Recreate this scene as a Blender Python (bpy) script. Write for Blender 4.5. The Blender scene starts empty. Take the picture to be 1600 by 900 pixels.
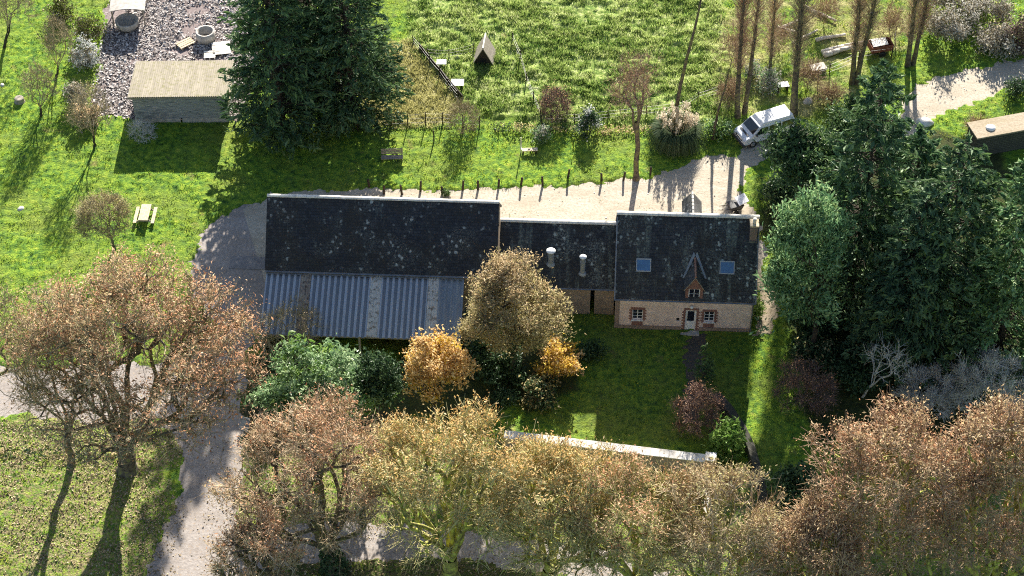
import bpy, math
import numpy as np
from mathutils import Vector, Matrix
S = bpy.context.scene
COL = S.collection
R = math.radians

# ------------------------------------------------------------------ camera, sky, sun, exposure
PITCH = R(45); DIST = 157.0; FPX = 3150.0
cam_d = bpy.data.cameras.new('camera'); cam = bpy.data.objects.new('camera', cam_d); COL.objects.link(cam)
cam.location = (0, -DIST*math.cos(PITCH), DIST*math.sin(PITCH)); cam.rotation_euler = (math.pi/2-PITCH, 0, 0)
cam_d.sensor_width = 36; cam_d.lens = FPX/1600*36; cam_d.clip_start = 1; cam_d.clip_end = 6000
S.camera = cam
SUN_EL, SUN_AZ = R(26), R(7)
w = bpy.data.worlds.new('World'); S.world = w; w.use_nodes = True
wn = w.node_tree; bg = wn.nodes['Background']
sky = wn.nodes.new('ShaderNodeTexSky'); sky.sky_type = 'NISHITA'; sky.sun_disc = False
sky.sun_elevation = SUN_EL; sky.sun_rotation = SUN_AZ; sky.altitude = 50
wn.links.new(sky.outputs[0], bg.inputs[0]); bg.inputs[1].default_value = 0.062
sd = bpy.data.lights.new('sun', 'SUN'); sd.energy = 5.0; sd.angle = R(0.55); sd.color = (1.0, 0.93, 0.82)
sun = bpy.data.objects.new('sun', sd); COL.objects.link(sun); sun.location = (0, 60, 80)
sun.rotation_euler = Vector((-math.sin(SUN_AZ)*math.cos(SUN_EL), -math.cos(SUN_AZ)*math.cos(SUN_EL), -math.sin(SUN_EL))).to_track_quat('-Z', 'Y').to_euler()
S.view_settings.view_transform = 'Standard'; S.view_settings.look = 'None'
S.view_settings.exposure = 1.72; S.view_settings.gamma = 1; S.view_settings.use_curve_mapping = False
S.render.engine = 'CYCLES'
S.cycles.filter_width = 1.1; S.cycles.max_bounces = 6; S.cycles.diffuse_bounces = 3; S.cycles.transmission_bounces = 4; S.cycles.use_denoising = False

# ------------------------------------------------------------------ survey: sight lines of the photograph meeting the ground
CAM = np.array([0, -DIST*math.cos(PITCH), DIST*math.sin(PITCH)])
FW = np.array([0, math.cos(PITCH), -math.sin(PITCH)]); UP = np.array([0, math.sin(PITCH), math.cos(PITCH)])
def G(u, v, z=0.0):
    d = FW + np.array([1., 0, 0])*(u-800)/FPX + UP*(450-v)/FPX
    return CAM + d*((z-CAM[2])/d[2])
def ZV(y, v):                                   # height above (.., y) that is seen on picture line v
    q = np.array([0, y, 0])-CAM; a = q@FW; b = q@UP; k = (450-v)/FPX
    return (k*a-b)/(math.cos(PITCH)+k*math.sin(PITCH))
def MPP(y, z=0.0): return float((np.array([0, y, z])-CAM)@FW)/FPX
def poly_px(pts): return np.array([G(u, v)[:2] for u, v in pts])

# ------------------------------------------------------------------ numpy noise
def _h(ix, iy, s):
    n = (ix.astype(np.int64)*374761393 + iy.astype(np.int64)*668265263 + s*1442695041) & 0xffffffff
    n = ((n ^ (n >> 13))*1274126177) & 0xffffffff
    n = ((n ^ (n >> 16))*2246822519) & 0xffffffff
    return ((n ^ (n >> 15)) & 0xffff)/65535.0
def vnoise(x, y, s=0):
    ix = np.floor(x); iy = np.floor(y); fx = x-ix; fy = y-iy
    fx = fx*fx*(3-2*fx); fy = fy*fy*(3-2*fy)
    a = _h(ix, iy, s); b = _h(ix+1, iy, s); c = _h(ix, iy+1, s); d = _h(ix+1, iy+1, s)
    return (a*(1-fx)+b*fx)*(1-fy)+(c*(1-fx)+d*fx)*fy
def fbm(x, y, s=0, o=3):
    r = 0; a = 0.5; t = 0
    for k in range(o):
        r = r+a*vnoise(x*2**k, y*2**k, s+k*17); t += a; a *= 0.5
    return r/t
def inpoly(x, y, P):
    r = np.zeros(x.shape, bool); n = len(P); j = n-1
    for i in range(n):
        xi, yi = P[i]; xj, yj = P[j]
        c = ((yi > y) != (yj > y)) & (x < (xj-xi)*(y-yi)/((yj-yi) if abs(yj-yi) > 1e-9 else 1e-9)+xi)
        r ^= c; j = i
    return r

# ------------------------------------------------------------------ materials
def newmat(name):
    m = bpy.data.materials.new(name); m.use_nodes = True
    nt = m.node_tree; b = nt.nodes['Principled BSDF']
    b.inputs['Specular IOR Level'].default_value = 0.25
    return m, nt, b
def ramp(nt, fac, cols, interp='LINEAR'):
    r = nt.nodes.new('ShaderNodeValToRGB'); e = r.color_ramp.elements; r.color_ramp.interpolation = interp
    n = len(cols)
    for i, c in enumerate(cols):
        if len(c) == 2: p, c = c
        else: p = i/(n-1)
        if i < 2: el = e[i]; el.position = p
        else: el = e.new(p)
        el.color = (*c, 1)
    nt.links.new(fac, r.inputs[0]); return r.outputs[0]
def noise(nt, scale, detail=3, vec=None, rough=0.55):
    n = nt.nodes.new('ShaderNodeTexNoise'); n.inputs['Scale'].default_value = scale
    n.inputs['Detail'].default_value = detail; n.inputs['Roughness'].default_value = rough
    if vec is not None: nt.links.new(vec, n.inputs['Vector'])
    return n.outputs['Fac']
def objco(nt, scale=(1, 1, 1)):
    t = nt.nodes.new('ShaderNodeTexCoord'); mp = nt.nodes.new('ShaderNodeMapping'); mp.inputs['Scale'].default_value = scale
    nt.links.new(t.outputs['Object'], mp.inputs[0]); return mp.outputs[0]
def mixc(nt, fac, a, b, mode='MIX'):
    m = nt.nodes.new('ShaderNodeMix'); m.data_type = 'RGBA'; m.blend_type = mode
    for s, v in ((0, fac), (6, a), (7, b)):
        if hasattr(v, 'links') or hasattr(v, 'is_linked'): nt.links.new(v, m.inputs[s])
        elif s == 0: m.inputs[0].default_value = v
        else: m.inputs[s].default_value = (*v, 1)
    return m.outputs[2]
def bump(nt, b, h, strength=0.5, dist=0.05):
    n = nt.nodes.new('ShaderNodeBump'); n.inputs['Strength'].default_value = strength; n.inputs['Distance'].default_value = dist
    nt.links.new(h, n.inputs['Height']); nt.links.new(n.outputs[0], b.inputs['Normal'])
def simple(name, cols, scale=4, rough=0.8, bmp=0.3, bdist=0.03, detail=4, stretch=(1, 1, 1), metal=0, spec=0.25):
    m, nt, b = newmat(name); co = objco(nt, stretch); f = noise(nt, scale, detail, co)
    c = ramp(nt, f, [(0.32, cols[0])] + [(0.32+0.36*(i+1)/(len(cols)-1), q) for i, q in enumerate(cols[1:])])
    nt.links.new(c, b.inputs['Base Color']); b.inputs['Roughness'].default_value = rough; b.inputs['Metallic'].default_value = metal
    b.inputs['Specular IOR Level'].default_value = spec
    if bmp: bump(nt, b, f, bmp, bdist)
    return m
def leafmat(name, cols, trans=0.4, rough=0.6):
    m, nt, b = newmat(name)
    a = nt.nodes.new('ShaderNodeAttribute'); a.attribute_name = 'tint'
    c = ramp(nt, a.outputs['Fac'], cols)
    nt.links.new(c, b.inputs['Base Color']); b.inputs['Roughness'].default_value = rough
    t = nt.nodes.new('ShaderNodeBsdfTranslucent'); nt.links.new(c, t.inputs[0])
    mx = nt.nodes.new('ShaderNodeMixShader'); mx.inputs[0].default_value = trans
    nt.links.new(b.outputs[0], mx.inputs[1]); nt.links.new(t.outputs[0], mx.inputs[2])
    nt.links.new(mx.outputs[0], nt.nodes['Material Output'].inputs[0])
    return m
def flat(name, c, rough=0.5, metal=0, spec=0.3): 
    m, nt, b = newmat(name); co = objco(nt); f = noise(nt, 9, 3, co)
    k = ramp(nt, f, [(0.3, tuple(x*0.85 for x in c)), (0.7, tuple(min(1, x*1.1) for x in c))])
    nt.links.new(k, b.inputs['Base Color']); b.inputs['Roughness'].default_value = rough; b.inputs['Metallic'].default_value = metal
    b.inputs['Specular IOR Level'].default_value = spec
    return m

def slate(name, base, lich, amount, streak, fine=0.24):
    m, nt, b = newmat(name); co = objco(nt)
    br = nt.nodes.new('ShaderNodeTexBrick'); br.inputs['Scale'].default_value = 1.0
    br.inputs['Brick Width'].default_value = 0.28; br.inputs['Row Height'].default_value = 0.17; br.inputs['Mortar Size'].default_value = 0.012
    br.inputs['Color1'].default_value = (*base, 1); br.inputs['Color2'].default_value = (*[x*1.7+0.004 for x in base], 1); br.inputs['Mortar'].default_value = (0.012, 0.012, 0.014, 1)
    nt.links.new(co, br.inputs['Vector'])
    big = noise(nt, 0.55, 4, co); c = mixc(nt, ramp(nt, big, [(0.42, (0, 0, 0)), (0.66, (0.6,)*3)]), br.outputs[0], (0.035, 0.031, 0.024))
    # pale lichen discs, denser towards the ridge and along runs below it
    vo = nt.nodes.new('ShaderNodeTexVoronoi'); vo.inputs['Scale'].default_value = 2.3; nz = nt.nodes.new('ShaderNodeTexNoise'); nz.inputs['Scale'].default_value = 3.5; nz.inputs['Detail'].default_value = 3; nt.links.new(co, nz.inputs['Vector'])
    nt.links.new(mixc(nt, 0.35, co, nz.outputs['Color'], 'ADD'), vo.inputs['Vector'])
    spots = ramp(nt, vo.outputs['Distance'], [(0.17, (1, 1, 1)), (0.30, (0, 0, 0))])
    dens = noise(nt, 0.45, 6, co, 0.62); dm = ramp(nt, dens, [(0.50-amount, (0.06,)*3), (0.62-amount, (1, 1, 1))])
    fn = noise(nt, 9, 4, co); fm = ramp(nt, fn, [(0.45, (0, 0, 0)), (0.6, (1, 1, 1))])
    sp = mixc(nt, 1.0, spots, dm, 'MULTIPLY'); sp2 = mixc(nt, 1.0, fm, dm, 'MULTIPLY')
    c = mixc(nt, sp2, c, tuple(x*fine for x in lich)); c = mixc(nt, sp, c, lich)
    st = noise(nt, 1.0, 4, objco(nt, (2.2, 0.22, 0.22)))
    sm = ramp(nt, st, [(0.62-streak, (0, 0, 0)), (0.78-streak, (1, 1, 1))])
    sm = mixc(nt, 1.0, sm, ramp(nt, noise(nt, 6, 3, co), [(0.35, (0, 0, 0)), (0.65, (1, 1, 1))]), 'MULTIPLY')
    c = mixc(nt, sm, c, (0.16, 0.19, 0.17))
    nt.links.new(c, b.inputs['Base Color']); b.inputs['Roughness'].default_value = 0.62
    bump(nt, b, br.outputs['Fac'], -0.5, 0.03)
    return m
def masonry(name, c1, c2, mortar, bw=0.38, rh=0.16, ms=0.02, wob=0.06, stain=None):
    m, nt, b = newmat(name); t = nt.nodes.new('ShaderNodeTexCoord')
    sep = nt.nodes.new('ShaderNodeSeparateXYZ'); nt.links.new(t.outputs['Object'], sep.inputs[0])
    add = nt.nodes.new('ShaderNodeMath'); nt.links.new(sep.outputs[0], add.inputs[0]); nt.links.new(sep.outputs[1], add.inputs[1])
    cb = nt.nodes.new('ShaderNodeCombineXYZ'); nt.links.new(add.outputs[0], cb.inputs[0]); nt.links.new(sep.outputs[2], cb.inputs[1])
    nz = nt.nodes.new('ShaderNodeTexNoise'); nz.inputs['Scale'].default_value = 3; nt.links.new(cb.outputs[0], nz.inputs['Vector'])
    vm = nt.nodes.new('ShaderNodeVectorMath'); vm.operation = 'SCALE'; vm.inputs['Scale'].default_value = wob; nt.links.new(nz.outputs['Color'], vm.inputs[0])
    va = nt.nodes.new('ShaderNodeVectorMath'); nt.links.new(cb.outputs[0], va.inputs[0]); nt.links.new(vm.outputs[0], va.inputs[1])
    br = nt.nodes.new('ShaderNodeTexBrick'); br.inputs['Scale'].default_value = 1; br.inputs['Brick Width'].default_value = bw; br.inputs['Row Height'].default_value = rh
    br.inputs['Mortar Size'].default_value = ms; br.inputs['Color1'].default_value = (*c1, 1); br.inputs['Color2'].default_value = (*c2, 1); br.inputs['Mortar'].default_value = (*mortar, 1)
    nt.links.new(va.outputs[0], br.inputs['Vector'])
    c = mixc(nt, ramp(nt, noise(nt, 1.1, 5, t.outputs['Object']), [(0.42, (0, 0, 0)), (0.70, (0.5,)*3)]), br.outputs[0], stain or tuple(x*0.62 for x in c1))
    c = mixc(nt, 0.18, c, ramp(nt, noise(nt, 14, 3, t.outputs['Object']), [(0.3, tuple(x*0.6 for x in c1)), (0.7, tuple(min(1, x*1.3) for x in c1))]))
    nt.links.new(c, b.inputs['Base Color']); b.inputs['Roughness'].default_value = 0.9
    bump(nt, b, br.outputs['Fac'], -0.5, 0.03)
    return m
def corrugated(name, cols, pitch, rough, metal, axis='x', spec=0.4, stain=None, trough_shade=None):
    m, nt, b = newmat(name); co = objco(nt)
    c = ramp(nt, noise(nt, 1.4, 5, objco(nt, (2.5, 0.35, 0.35))), [(0.3, cols[0]), (0.7, cols[1])])
    if stain: c = mixc(nt, ramp(nt, noise(nt, 3.5, 5, co), [(0.5, (0, 0, 0)), (0.66, (1, 1, 1))]), c, stain)
    if trough_shade:                                        # dark troughs painted to imitate the sheen contrast of the profile
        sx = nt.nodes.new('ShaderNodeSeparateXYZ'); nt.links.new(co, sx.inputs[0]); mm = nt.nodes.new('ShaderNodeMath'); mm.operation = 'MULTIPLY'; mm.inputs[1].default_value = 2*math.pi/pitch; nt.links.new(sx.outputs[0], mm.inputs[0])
        cs = nt.nodes.new('ShaderNodeMath'); cs.operation = 'COSINE'; nt.links.new(mm.outputs[0], cs.inputs[0]); c = mixc(nt, ramp(nt, cs.outputs[0], [(0.0, (0.85,)*3), (0.35, (0, 0, 0))]), c, trough_shade)
    nt.links.new(c, b.inputs['Base Color']); b.inputs['Roughness'].default_value = rough; b.inputs['Metallic'].default_value = metal
    b.inputs['Specular IOR Level'].default_value = spec
    return m
def glassmat(name, c, rough=0.05):
    m, nt, b = newmat(name); co = objco(nt)
    nt.links.new(ramp(nt, noise(nt, 2, 2, co), [(0.3, tuple(x*0.7 for x in c)), (0.7, c)]), b.inputs['Base Color'])
    b.inputs['Roughness'].default_value = rough; b.inputs['Specular IOR Level'].default_value = 0.8
    return m

M = {}
M['slate_barn'] = slate('barn slate', (0.018, 0.021, 0.028), (0.36, 0.39, 0.38), 0.02, -0.04)
M['slate_link'] = slate('link slate', (0.019, 0.021, 0.026), (0.34, 0.37, 0.34), 0.05, 0.08, 0.4)
M['slate_house'] = slate('house slate', (0.021, 0.024, 0.032), (0.33, 0.38, 0.37), 0.05, 0.07, 0.3)
M['slate_dormer'] = slate('dormer slate', (0.085, 0.085, 0.088), (0.3, 0.3, 0.29), 0.05, 0.05)
M['ridge'] = simple('ridge tile cement', [(0.55, 0.52, 0.46), (0.8, 0.76, 0.68)], 3, 0.85)
M['redridge'] = simple('terracotta ridge', [(0.24, 0.11, 0.07), (0.42, 0.24, 0.17)], 7, 0.85)
M['zinc'] = simple('zinc gutter', [(0.14, 0.15, 0.165), (0.26, 0.275, 0.29)], 2, 0.45, 0.1, metal=0.4)
M['wall_house'] = masonry('house rubble stone', (0.72, 0.54, 0.475), (0.80, 0.655, 0.585), (0.74, 0.62, 0.56), 0.40, 0.17, 0.025, 0.10, (0.36, 0.27, 0.21))
M['wall_barn'] = masonry('barn stone', (0.34, 0.27, 0.20), (0.44, 0.36, 0.28), (0.38, 0.33, 0.27), 0.40, 0.18, 0.03, 0.1)
M['wall_link'] = masonry('link stone', (0.30, 0.23, 0.18), (0.40, 0.32, 0.26), (0.28, 0.23, 0.19), 0.42, 0.17, 0.03, 0.1)
M['brick'] = masonry('red brick', (0.20, 0.08, 0.065), (0.27, 0.12, 0.10), (0.34, 0.25, 0.21), 0.22, 0.075, 0.012, 0.01)
M['plinth'] = masonry('plinth stone', (0.26, 0.19, 0.16), (0.34, 0.24, 0.20), (0.3, 0.25, 0.22), 0.5, 0.25, 0.03, 0.06)
M['white'] = flat('white paint', (0.80, 0.80, 0.80), 0.45)
M['whitegloss'] = flat('white enamel', (0.80, 0.80, 0.79), 0.25, 0, 0.5)
M['dark'] = flat('dark void', (0.014, 0.014, 0.016), 0.8)
M['glass'] = glassmat('window pane', (0.02, 0.024, 0.04))
M['skyglass'] = glassmat('rooflight pane', (0.05, 0.15, 0.33), 0.08)
M['carglass'] = glassmat('vehicle glass', (0.02, 0.022, 0.026), 0.06)
M['corr'] = corrugated('corrugated blue steel', ((0.28, 0.31, 0.355), (0.40, 0.43, 0.47)), 0.44, 0.40, 0.35, trough_shade=(0.13, 0.145, 0.165))
M['corr_grey'] = corrugated('grey steel sheet', ((0.17, 0.20, 0.23), (0.24, 0.27, 0.30)), 0.2, 0.5, 0.3)
M['clear'] = corrugated('weathered translucent sheet', ((0.20, 0.16, 0.125), (0.31, 0.27, 0.22)), 0.2, 0.6, 0, stain=(0.07, 0.045, 0.03))
M['clear2'] = corrugated('pale translucent sheet', ((0.42, 0.42, 0.39), (0.56, 0.55, 0.51)), 0.2, 0.6, 0, stain=(0.2, 0.17, 0.13))
M['fibre'] = corrugated('lichened fibre cement', ((0.19, 0.17, 0.13), (0.29, 0.26, 0.205)), 0.17, 0.9, 0, stain=(0.17, 0.16, 0.08))
M['boards'] = simple('weathered grey boards', [(0.14, 0.145, 0.15), (0.30, 0.30, 0.30), (0.42, 0.42, 0.42)], 4, 0.9, 0.5, stretch=(0.35, 1, 3))
M['palewood'] = simple('pale bare wood', [(0.42, 0.34, 0.22), (0.62, 0.53, 0.38)], 6, 0.8, 0.3, stretch=(1, 1, 1))
M['greywood'] = simple('silvered wood', [(0.22, 0.19, 0.15), (0.36, 0.32, 0.26)], 6, 0.85, 0.3)
M['darkwood'] = simple('dark creosoted wood', [(0.025, 0.02, 0.015), (0.06, 0.048, 0.035)], 8, 0.85, 0.4)
M['concrete'] = simple('old concrete', [(0.30, 0.28, 0.25), (0.5, 0.47, 0.43)], 3, 0.9, 0.4)
M['coping'] = simple('whitened coping', [(0.40, 0.36, 0.30), (0.72, 0.68, 0.62), (0.82, 0.80, 0.76)], 1.6, 0.85, 0.4)
M['rust'] = simple('rusty red paint', [(0.16, 0.05, 0.035), (0.30, 0.11, 0.07)], 3, 0.8, 0.3)
M['rubber'] = flat('tyre rubber', (0.02, 0.02, 0.02), 0.8)
M['alloy'] = flat('wheel metal', (0.45, 0.45, 0.46), 0.35, 0.7)
M['lamp'] = flat('headlamp glass', (0.55, 0.58, 0.6), 0.12, 0, 0.8)
M['blacktrim'] = flat('black bumper', (0.06, 0.06, 0.065), 0.6)
M['vanside'] = flat('van paint', (0.66, 0.69, 0.74), 0.25, 0, 0.6)
M['bark'] = simple('grey brown bark', [(0.045, 0.038, 0.028), (0.12, 0.10, 0.075), (0.20, 0.20, 0.06)], 3, 0.95, 0.6)
M['moss_bark'] = simple('mossy bark', [(0.09, 0.08, 0.045), (0.26, 0.25, 0.07), (0.46, 0.50, 0.10)], 2.2, 0.95, 0.6)
M['dark_bark'] = simple('dark bark', [(0.03, 0.025, 0.02), (0.085, 0.07, 0.052)], 3, 0.95, 0.6)
M['pale_bark'] = simple('silver bark', [(0.28, 0.26, 0.22), (0.52, 0.49, 0.43)], 4, 0.9, 0.4)
M['log'] = simple('bleached log', [(0.45, 0.40, 0.33), (0.72, 0.67, 0.58)], 4, 0.9, 0.4)
M['stone_dark'] = masonry('dark mossy stone', (0.075, 0.075, 0.06), (0.12, 0.11, 0.09), (0.04, 0.04, 0.03), 0.45, 0.2, 0.03, 0.12)
M['wire'] = flat('fence wire', (0.12, 0.12, 0.12), 0.5, 0.6)

# leaf / twig palettes (spread of real leaf colours, picked per leaf)
M['twig'] = leafmat('grey brown twigs', [(0.15, 0.12, 0.08), (0.34, 0.28, 0.19), (0.42, 0.38, 0.20)], 0.0, 0.9)
M['twig_russet'] = leafmat('russet twigs', [(0.16, 0.11, 0.075), (0.35, 0.24, 0.16), (0.46, 0.34, 0.23)], 0.0, 0.9)
M['twig_moss'] = leafmat('mossy twigs', [(0.20, 0.17, 0.09), (0.44, 0.39, 0.20), (0.58, 0.57, 0.24)], 0.0, 0.9)
M['twig_warm'] = leafmat('warm beige twigs', [(0.22, 0.155, 0.10), (0.46, 0.35, 0.23), (0.60, 0.50, 0.34)], 0.0, 0.9)
M['twig_grey'] = leafmat('ash grey twigs', [(0.28, 0.27, 0.255), (0.52, 0.51, 0.48), (0.70, 0.69, 0.66)], 0.0, 0.9)
M['twig_purple'] = leafmat('purple brown twigs', [(0.07, 0.045, 0.042), (0.17, 0.11, 0.10), (0.26, 0.18, 0.15)], 0.0, 0.9)
M['russet'] = leafmat('russet leaves', [(0.22, 0.10, 0.055), (0.47, 0.25, 0.14), (0.62, 0.39, 0.25), (0.70, 0.53, 0.38)], 0.5)
M['beige'] = leafmat('beige leaves', [(0.19, 0.14, 0.07), (0.42, 0.31, 0.17), (0.55, 0.42, 0.25), (0.62, 0.52, 0.36)], 0.5)
M['orange'] = leafmat('orange leaves', [(0.32, 0.17, 0.06), (0.60, 0.39, 0.15), (0.73, 0.54, 0.26), (0.78, 0.65, 0.42)], 0.45)
M['gold'] = leafmat('golden leaves', [(0.26, 0.13, 0.03), (0.56, 0.36, 0.05), (0.70, 0.51, 0.09), (0.74, 0.60, 0.22)], 0.45)
M['amber'] = leafmat('amber brown leaves', [(0.13, 0.11, 0.05), (0.33, 0.28, 0.13), (0.48, 0.42, 0.20), (0.60, 0.55, 0.32)], 0.45)
M['laurel'] = leafmat('laurel leaves', [(0.055, 0.11, 0.055), (0.16, 0.265, 0.125), (0.28, 0.40, 0.20), (0.44, 0.54, 0.31)], 0.35, 0.4)
M['ivy'] = leafmat('ivy leaves', [(0.016, 0.040, 0.018), (0.042, 0.085, 0.034), (0.10, 0.16, 0.07)], 0.25, 0.45)
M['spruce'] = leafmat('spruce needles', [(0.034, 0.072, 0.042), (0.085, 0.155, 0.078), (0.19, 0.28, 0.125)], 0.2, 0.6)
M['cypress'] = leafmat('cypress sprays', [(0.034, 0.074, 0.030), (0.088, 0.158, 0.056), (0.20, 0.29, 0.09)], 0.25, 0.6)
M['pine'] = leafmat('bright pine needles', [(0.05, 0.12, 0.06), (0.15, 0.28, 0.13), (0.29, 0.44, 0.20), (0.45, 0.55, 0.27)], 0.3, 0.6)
M['olive'] = leafmat('olive yew leaves', [(0.04, 0.055, 0.012), (0.09, 0.11, 0.02), (0.17, 0.18, 0.04)], 0.3, 0.6)
M['yellowgreen'] = leafmat('yellow green leaves', [(0.08, 0.16, 0.03), (0.17, 0.30, 0.06), (0.32, 0.42, 0.13)], 0.4, 0.5)
M['whiteleaf'] = leafmat('silver leaves', [(0.28, 0.30, 0.28), (0.52, 0.54, 0.53), (0.72, 0.74, 0.74)], 0.3, 0.5)
M['greyleaf'] = leafmat('seed head fluff', [(0.24, 0.23, 0.19), (0.42, 0.40, 0.34), (0.60, 0.58, 0.52)], 0.3, 0.8)
M['plume'] = leafmat('pampas plume', [(0.45, 0.38, 0.28), (0.66, 0.58, 0.45), (0.76, 0.70, 0.58)], 0.4, 0.9)
M['reed'] = leafmat('arching grass blades', [(0.04, 0.075, 0.03), (0.09, 0.135, 0.06), (0.17, 0.20, 0.10)], 0.35, 0.5)
M['grass'] = leafmat('grass blades', [(0.034, 0.10, 0.026), (0.11, 0.215, 0.030), (0.24, 0.35, 0.028), (0.44, 0.46, 0.08)], 0.45, 0.6)
M['grass_pale'] = leafmat('pale meadow grass', [(0.04, 0.11, 0.025), (0.16, 0.25, 0.05), (0.34, 0.42, 0.12), (0.58, 0.61, 0.33)], 0.45, 0.6)
M['straw'] = leafmat('straw grass', [(0.20, 0.20, 0.07), (0.40, 0.38, 0.14), (0.56, 0.53, 0.27)], 0.4, 0.7)
M['litter'] = leafmat('fallen leaves', [(0.12, 0.08, 0.04), (0.26, 0.19, 0.10), (0.38, 0.30, 0.18), (0.48, 0.41, 0.28)], 0.15, 0.8)
M['debris'] = leafmat('rubble pieces', [(0.11, 0.095, 0.09), (0.24, 0.21, 0.20), (0.38, 0.345, 0.33), (0.58, 0.55, 0.53)], 0.0, 0.85)
M['pebble'] = leafmat('loose stones', [(0.42, 0.37, 0.30), (0.54, 0.48, 0.40), (0.66, 0.60, 0.52)], 0.0, 0.9)

def gravelmat(name, cols, leaves=0.0):
    m, nt, b = newmat(name); co = objco(nt)
    big = noise(nt, 0.5, 6, objco(nt, (0.6, 1.6, 1)), 0.65); fine = noise(nt, 5, 6, co, 0.75)
    c = ramp(nt, fine, [(0.30, cols[0]), (0.5, cols[1]), (0.7, cols[2])])
    c = mixc(nt, ramp(nt, big, [(0.42, (0, 0, 0)), (0.62, (0.55,)*3)]), c, cols[3])
    if leaves: c = mixc(nt, ramp(nt, noise(nt, 4.5, 4, co), [(0.58, (0, 0, 0)), (0.66, (leaves,)*3)]), c, (0.34, 0.25, 0.16))
    nt.links.new(c, b.inputs['Base Color']); b.inputs['Roughness'].default_value = 0.95
    bump(nt, b, fine, 0.6, 0.05); return m
M['gravel'] = gravelmat('pale gravel', [(0.25, 0.215, 0.165), (0.42, 0.375, 0.30), (0.56, 0.51, 0.43), (0.30, 0.25, 0.18)])
M['drive'] = gravelmat('grey drive', [(0.20, 0.175, 0.16), (0.31, 0.28, 0.26), (0.42, 0.385, 0.355), (0.21, 0.18, 0.155)], 0.6)
M['rubble_ground'] = gravelmat('rubble ground', [(0.12, 0.095, 0.095), (0.22, 0.18, 0.175), (0.36, 0.31, 0.30), (0.15, 0.11, 0.10)])
M['path'] = gravelmat('earth path', [(0.05, 0.04, 0.03), (0.09, 0.075, 0.06), (0.13, 0.11, 0.09), (0.07, 0.06, 0.05)])
M['sidepath'] = gravelmat('worn earth', [(0.25, 0.20, 0.14), (0.36, 0.30, 0.22), (0.46, 0.39, 0.30), (0.28, 0.23, 0.14)])

# ------------------------------------------------------------------ mesh helpers
def mk(name, V, F, mats, parent=None, tint=None, midx=None, smooth=False, loc=None):
    V = np.asarray(V, np.float32); F = np.asarray(F, np.int32)
    me = bpy.data.meshes.new(name); k = F.shape[1]
    me.vertices.add(len(V)); me.vertices.foreach_set('co', V.ravel())
    me.loops.add(F.size); me.loops.foreach_set('vertex_index', F.ravel())
    me.polygons.add(len(F)); me.polygons.foreach_set('loop_start', np.arange(0, F.size, k, dtype=np.int32))
    me.update(calc_edges=True)
    for m in (mats if isinstance(mats, (list, tuple)) else [mats]): me.materials.append(m)
    if midx is not None: me.polygons.foreach_set('material_index', np.asarray(midx, np.int32))
    if tint is not None:
        a = me.attributes.new('tint', 'FLOAT', 'FACE'); a.data.foreach_set('value', np.asarray(tint, np.float32))
    me.polygons.foreach_set('use_smooth', np.full(len(F), bool(smooth)))
    me.update()
    o = bpy.data.objects.new(name, me); COL.objects.link(o)
    if parent is not None: o.parent = parent
    if loc is not None: o.location = loc
    return o
class MB:
    def __init__(s): s.v = []; s.f = []
    def add(s, vs, fs):
        n = len(s.v); s.v += [tuple(float(c) for c in p) for p in vs]; s.f += [tuple(n+i for i in f) for f in fs]; return s
    def box(s, x0, x1, y0, y1, z0, z1, mat=None):
        p = [(x, y, z) for z in (z0, z1) for x, y in ((x0, y0), (x1, y0), (x1, y1), (x0, y1))]
        if mat is not None: p = [tuple(mat @ Vector(q)) for q in p]
        return s.add(p, [(3, 2, 1, 0), (4, 5, 6, 7), (0, 1, 5, 4), (1, 2, 6, 5), (2, 3, 7, 6), (3, 0, 4, 7)])
    def slab(s, q, t):                      # quad q (counter-clockwise from above), thickness t below it
        q = [Vector(p) for p in q]; n = (q[1]-q[0]).cross(q[2]-q[0]).normalized()*t
        return s.add([p-n for p in q]+q, [(3, 2, 1, 0), (4, 5, 6, 7), (0, 1, 5, 4), (1, 2, 6, 5), (2, 3, 7, 6), (3, 0, 4, 7)])
    def prism(s, pts, off):                 # polygon extruded by a vector
        n = len(pts); off = Vector(off)
        a = [Vector(p) for p in pts]; b = [p+off for p in a]
        return s.add(a+b, [tuple(range(n))[::-1], tuple(range(n, 2*n))]+[(i, (i+1) % n, n+(i+1) % n, n+i) for i in range(n)])
    def tube(s, p0, p1, r0, r1=None, k=8, cap=True):
        r1 = r0 if r1 is None else r1; p0 = Vector(p0); p1 = Vector(p1); d = (p1-p0).normalized()
        a = d.orthogonal().normalized(); b = d.cross(a)
        vs = [p+(a*math.cos(2*math.pi*i/k)+b*math.sin(2*math.pi*i/k))*r for p, r in ((p0, r0), (p1, r1)) for i in range(k)]
        fs = [(i, (i+1) % k, k+(i+1) % k, k+i) for i in range(k)]
        if cap: fs += [tuple(range(k))[::-1], tuple(range(k, 2*k))]
        return s.add(vs, fs)
    def lathe(s, prof, c=(0, 0, 0), k=16):
        vs = []; fs = []
        for r, z in prof: vs += [(c[0]+r*math.cos(2*math.pi*i/k), c[1]+r*math.sin(2*math.pi*i/k), c[2]+z) for i in range(k)]
        for j in range(len(prof)-1): fs += [(j*k+i, j*k+(i+1) % k, (j+1)*k+(i+1) % k, (j+1)*k+i) for i in range(k)]
        fs += [tuple(range(k))[::-1], tuple(range((len(prof)-1)*k, len(prof)*k))]
        return s.add(vs, fs)
    def build(s, name, mat, parent=None, smooth=False, bevel=0):
        me = bpy.data.meshes.new(name); me.from_pydata(s.v, [], s.f); me.materials.append(mat)
        if smooth: me.polygons.foreach_set('use_smooth', [True]*len(me.polygons))
        o = bpy.data.objects.new(name, me); COL.objects.link(o); o.parent = parent
        if bevel:
            b = o.modifiers.new('bevel', 'BEVEL'); b.width = bevel; b.segments = 2; b.limit_method = 'ANGLE'
        return o
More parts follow.
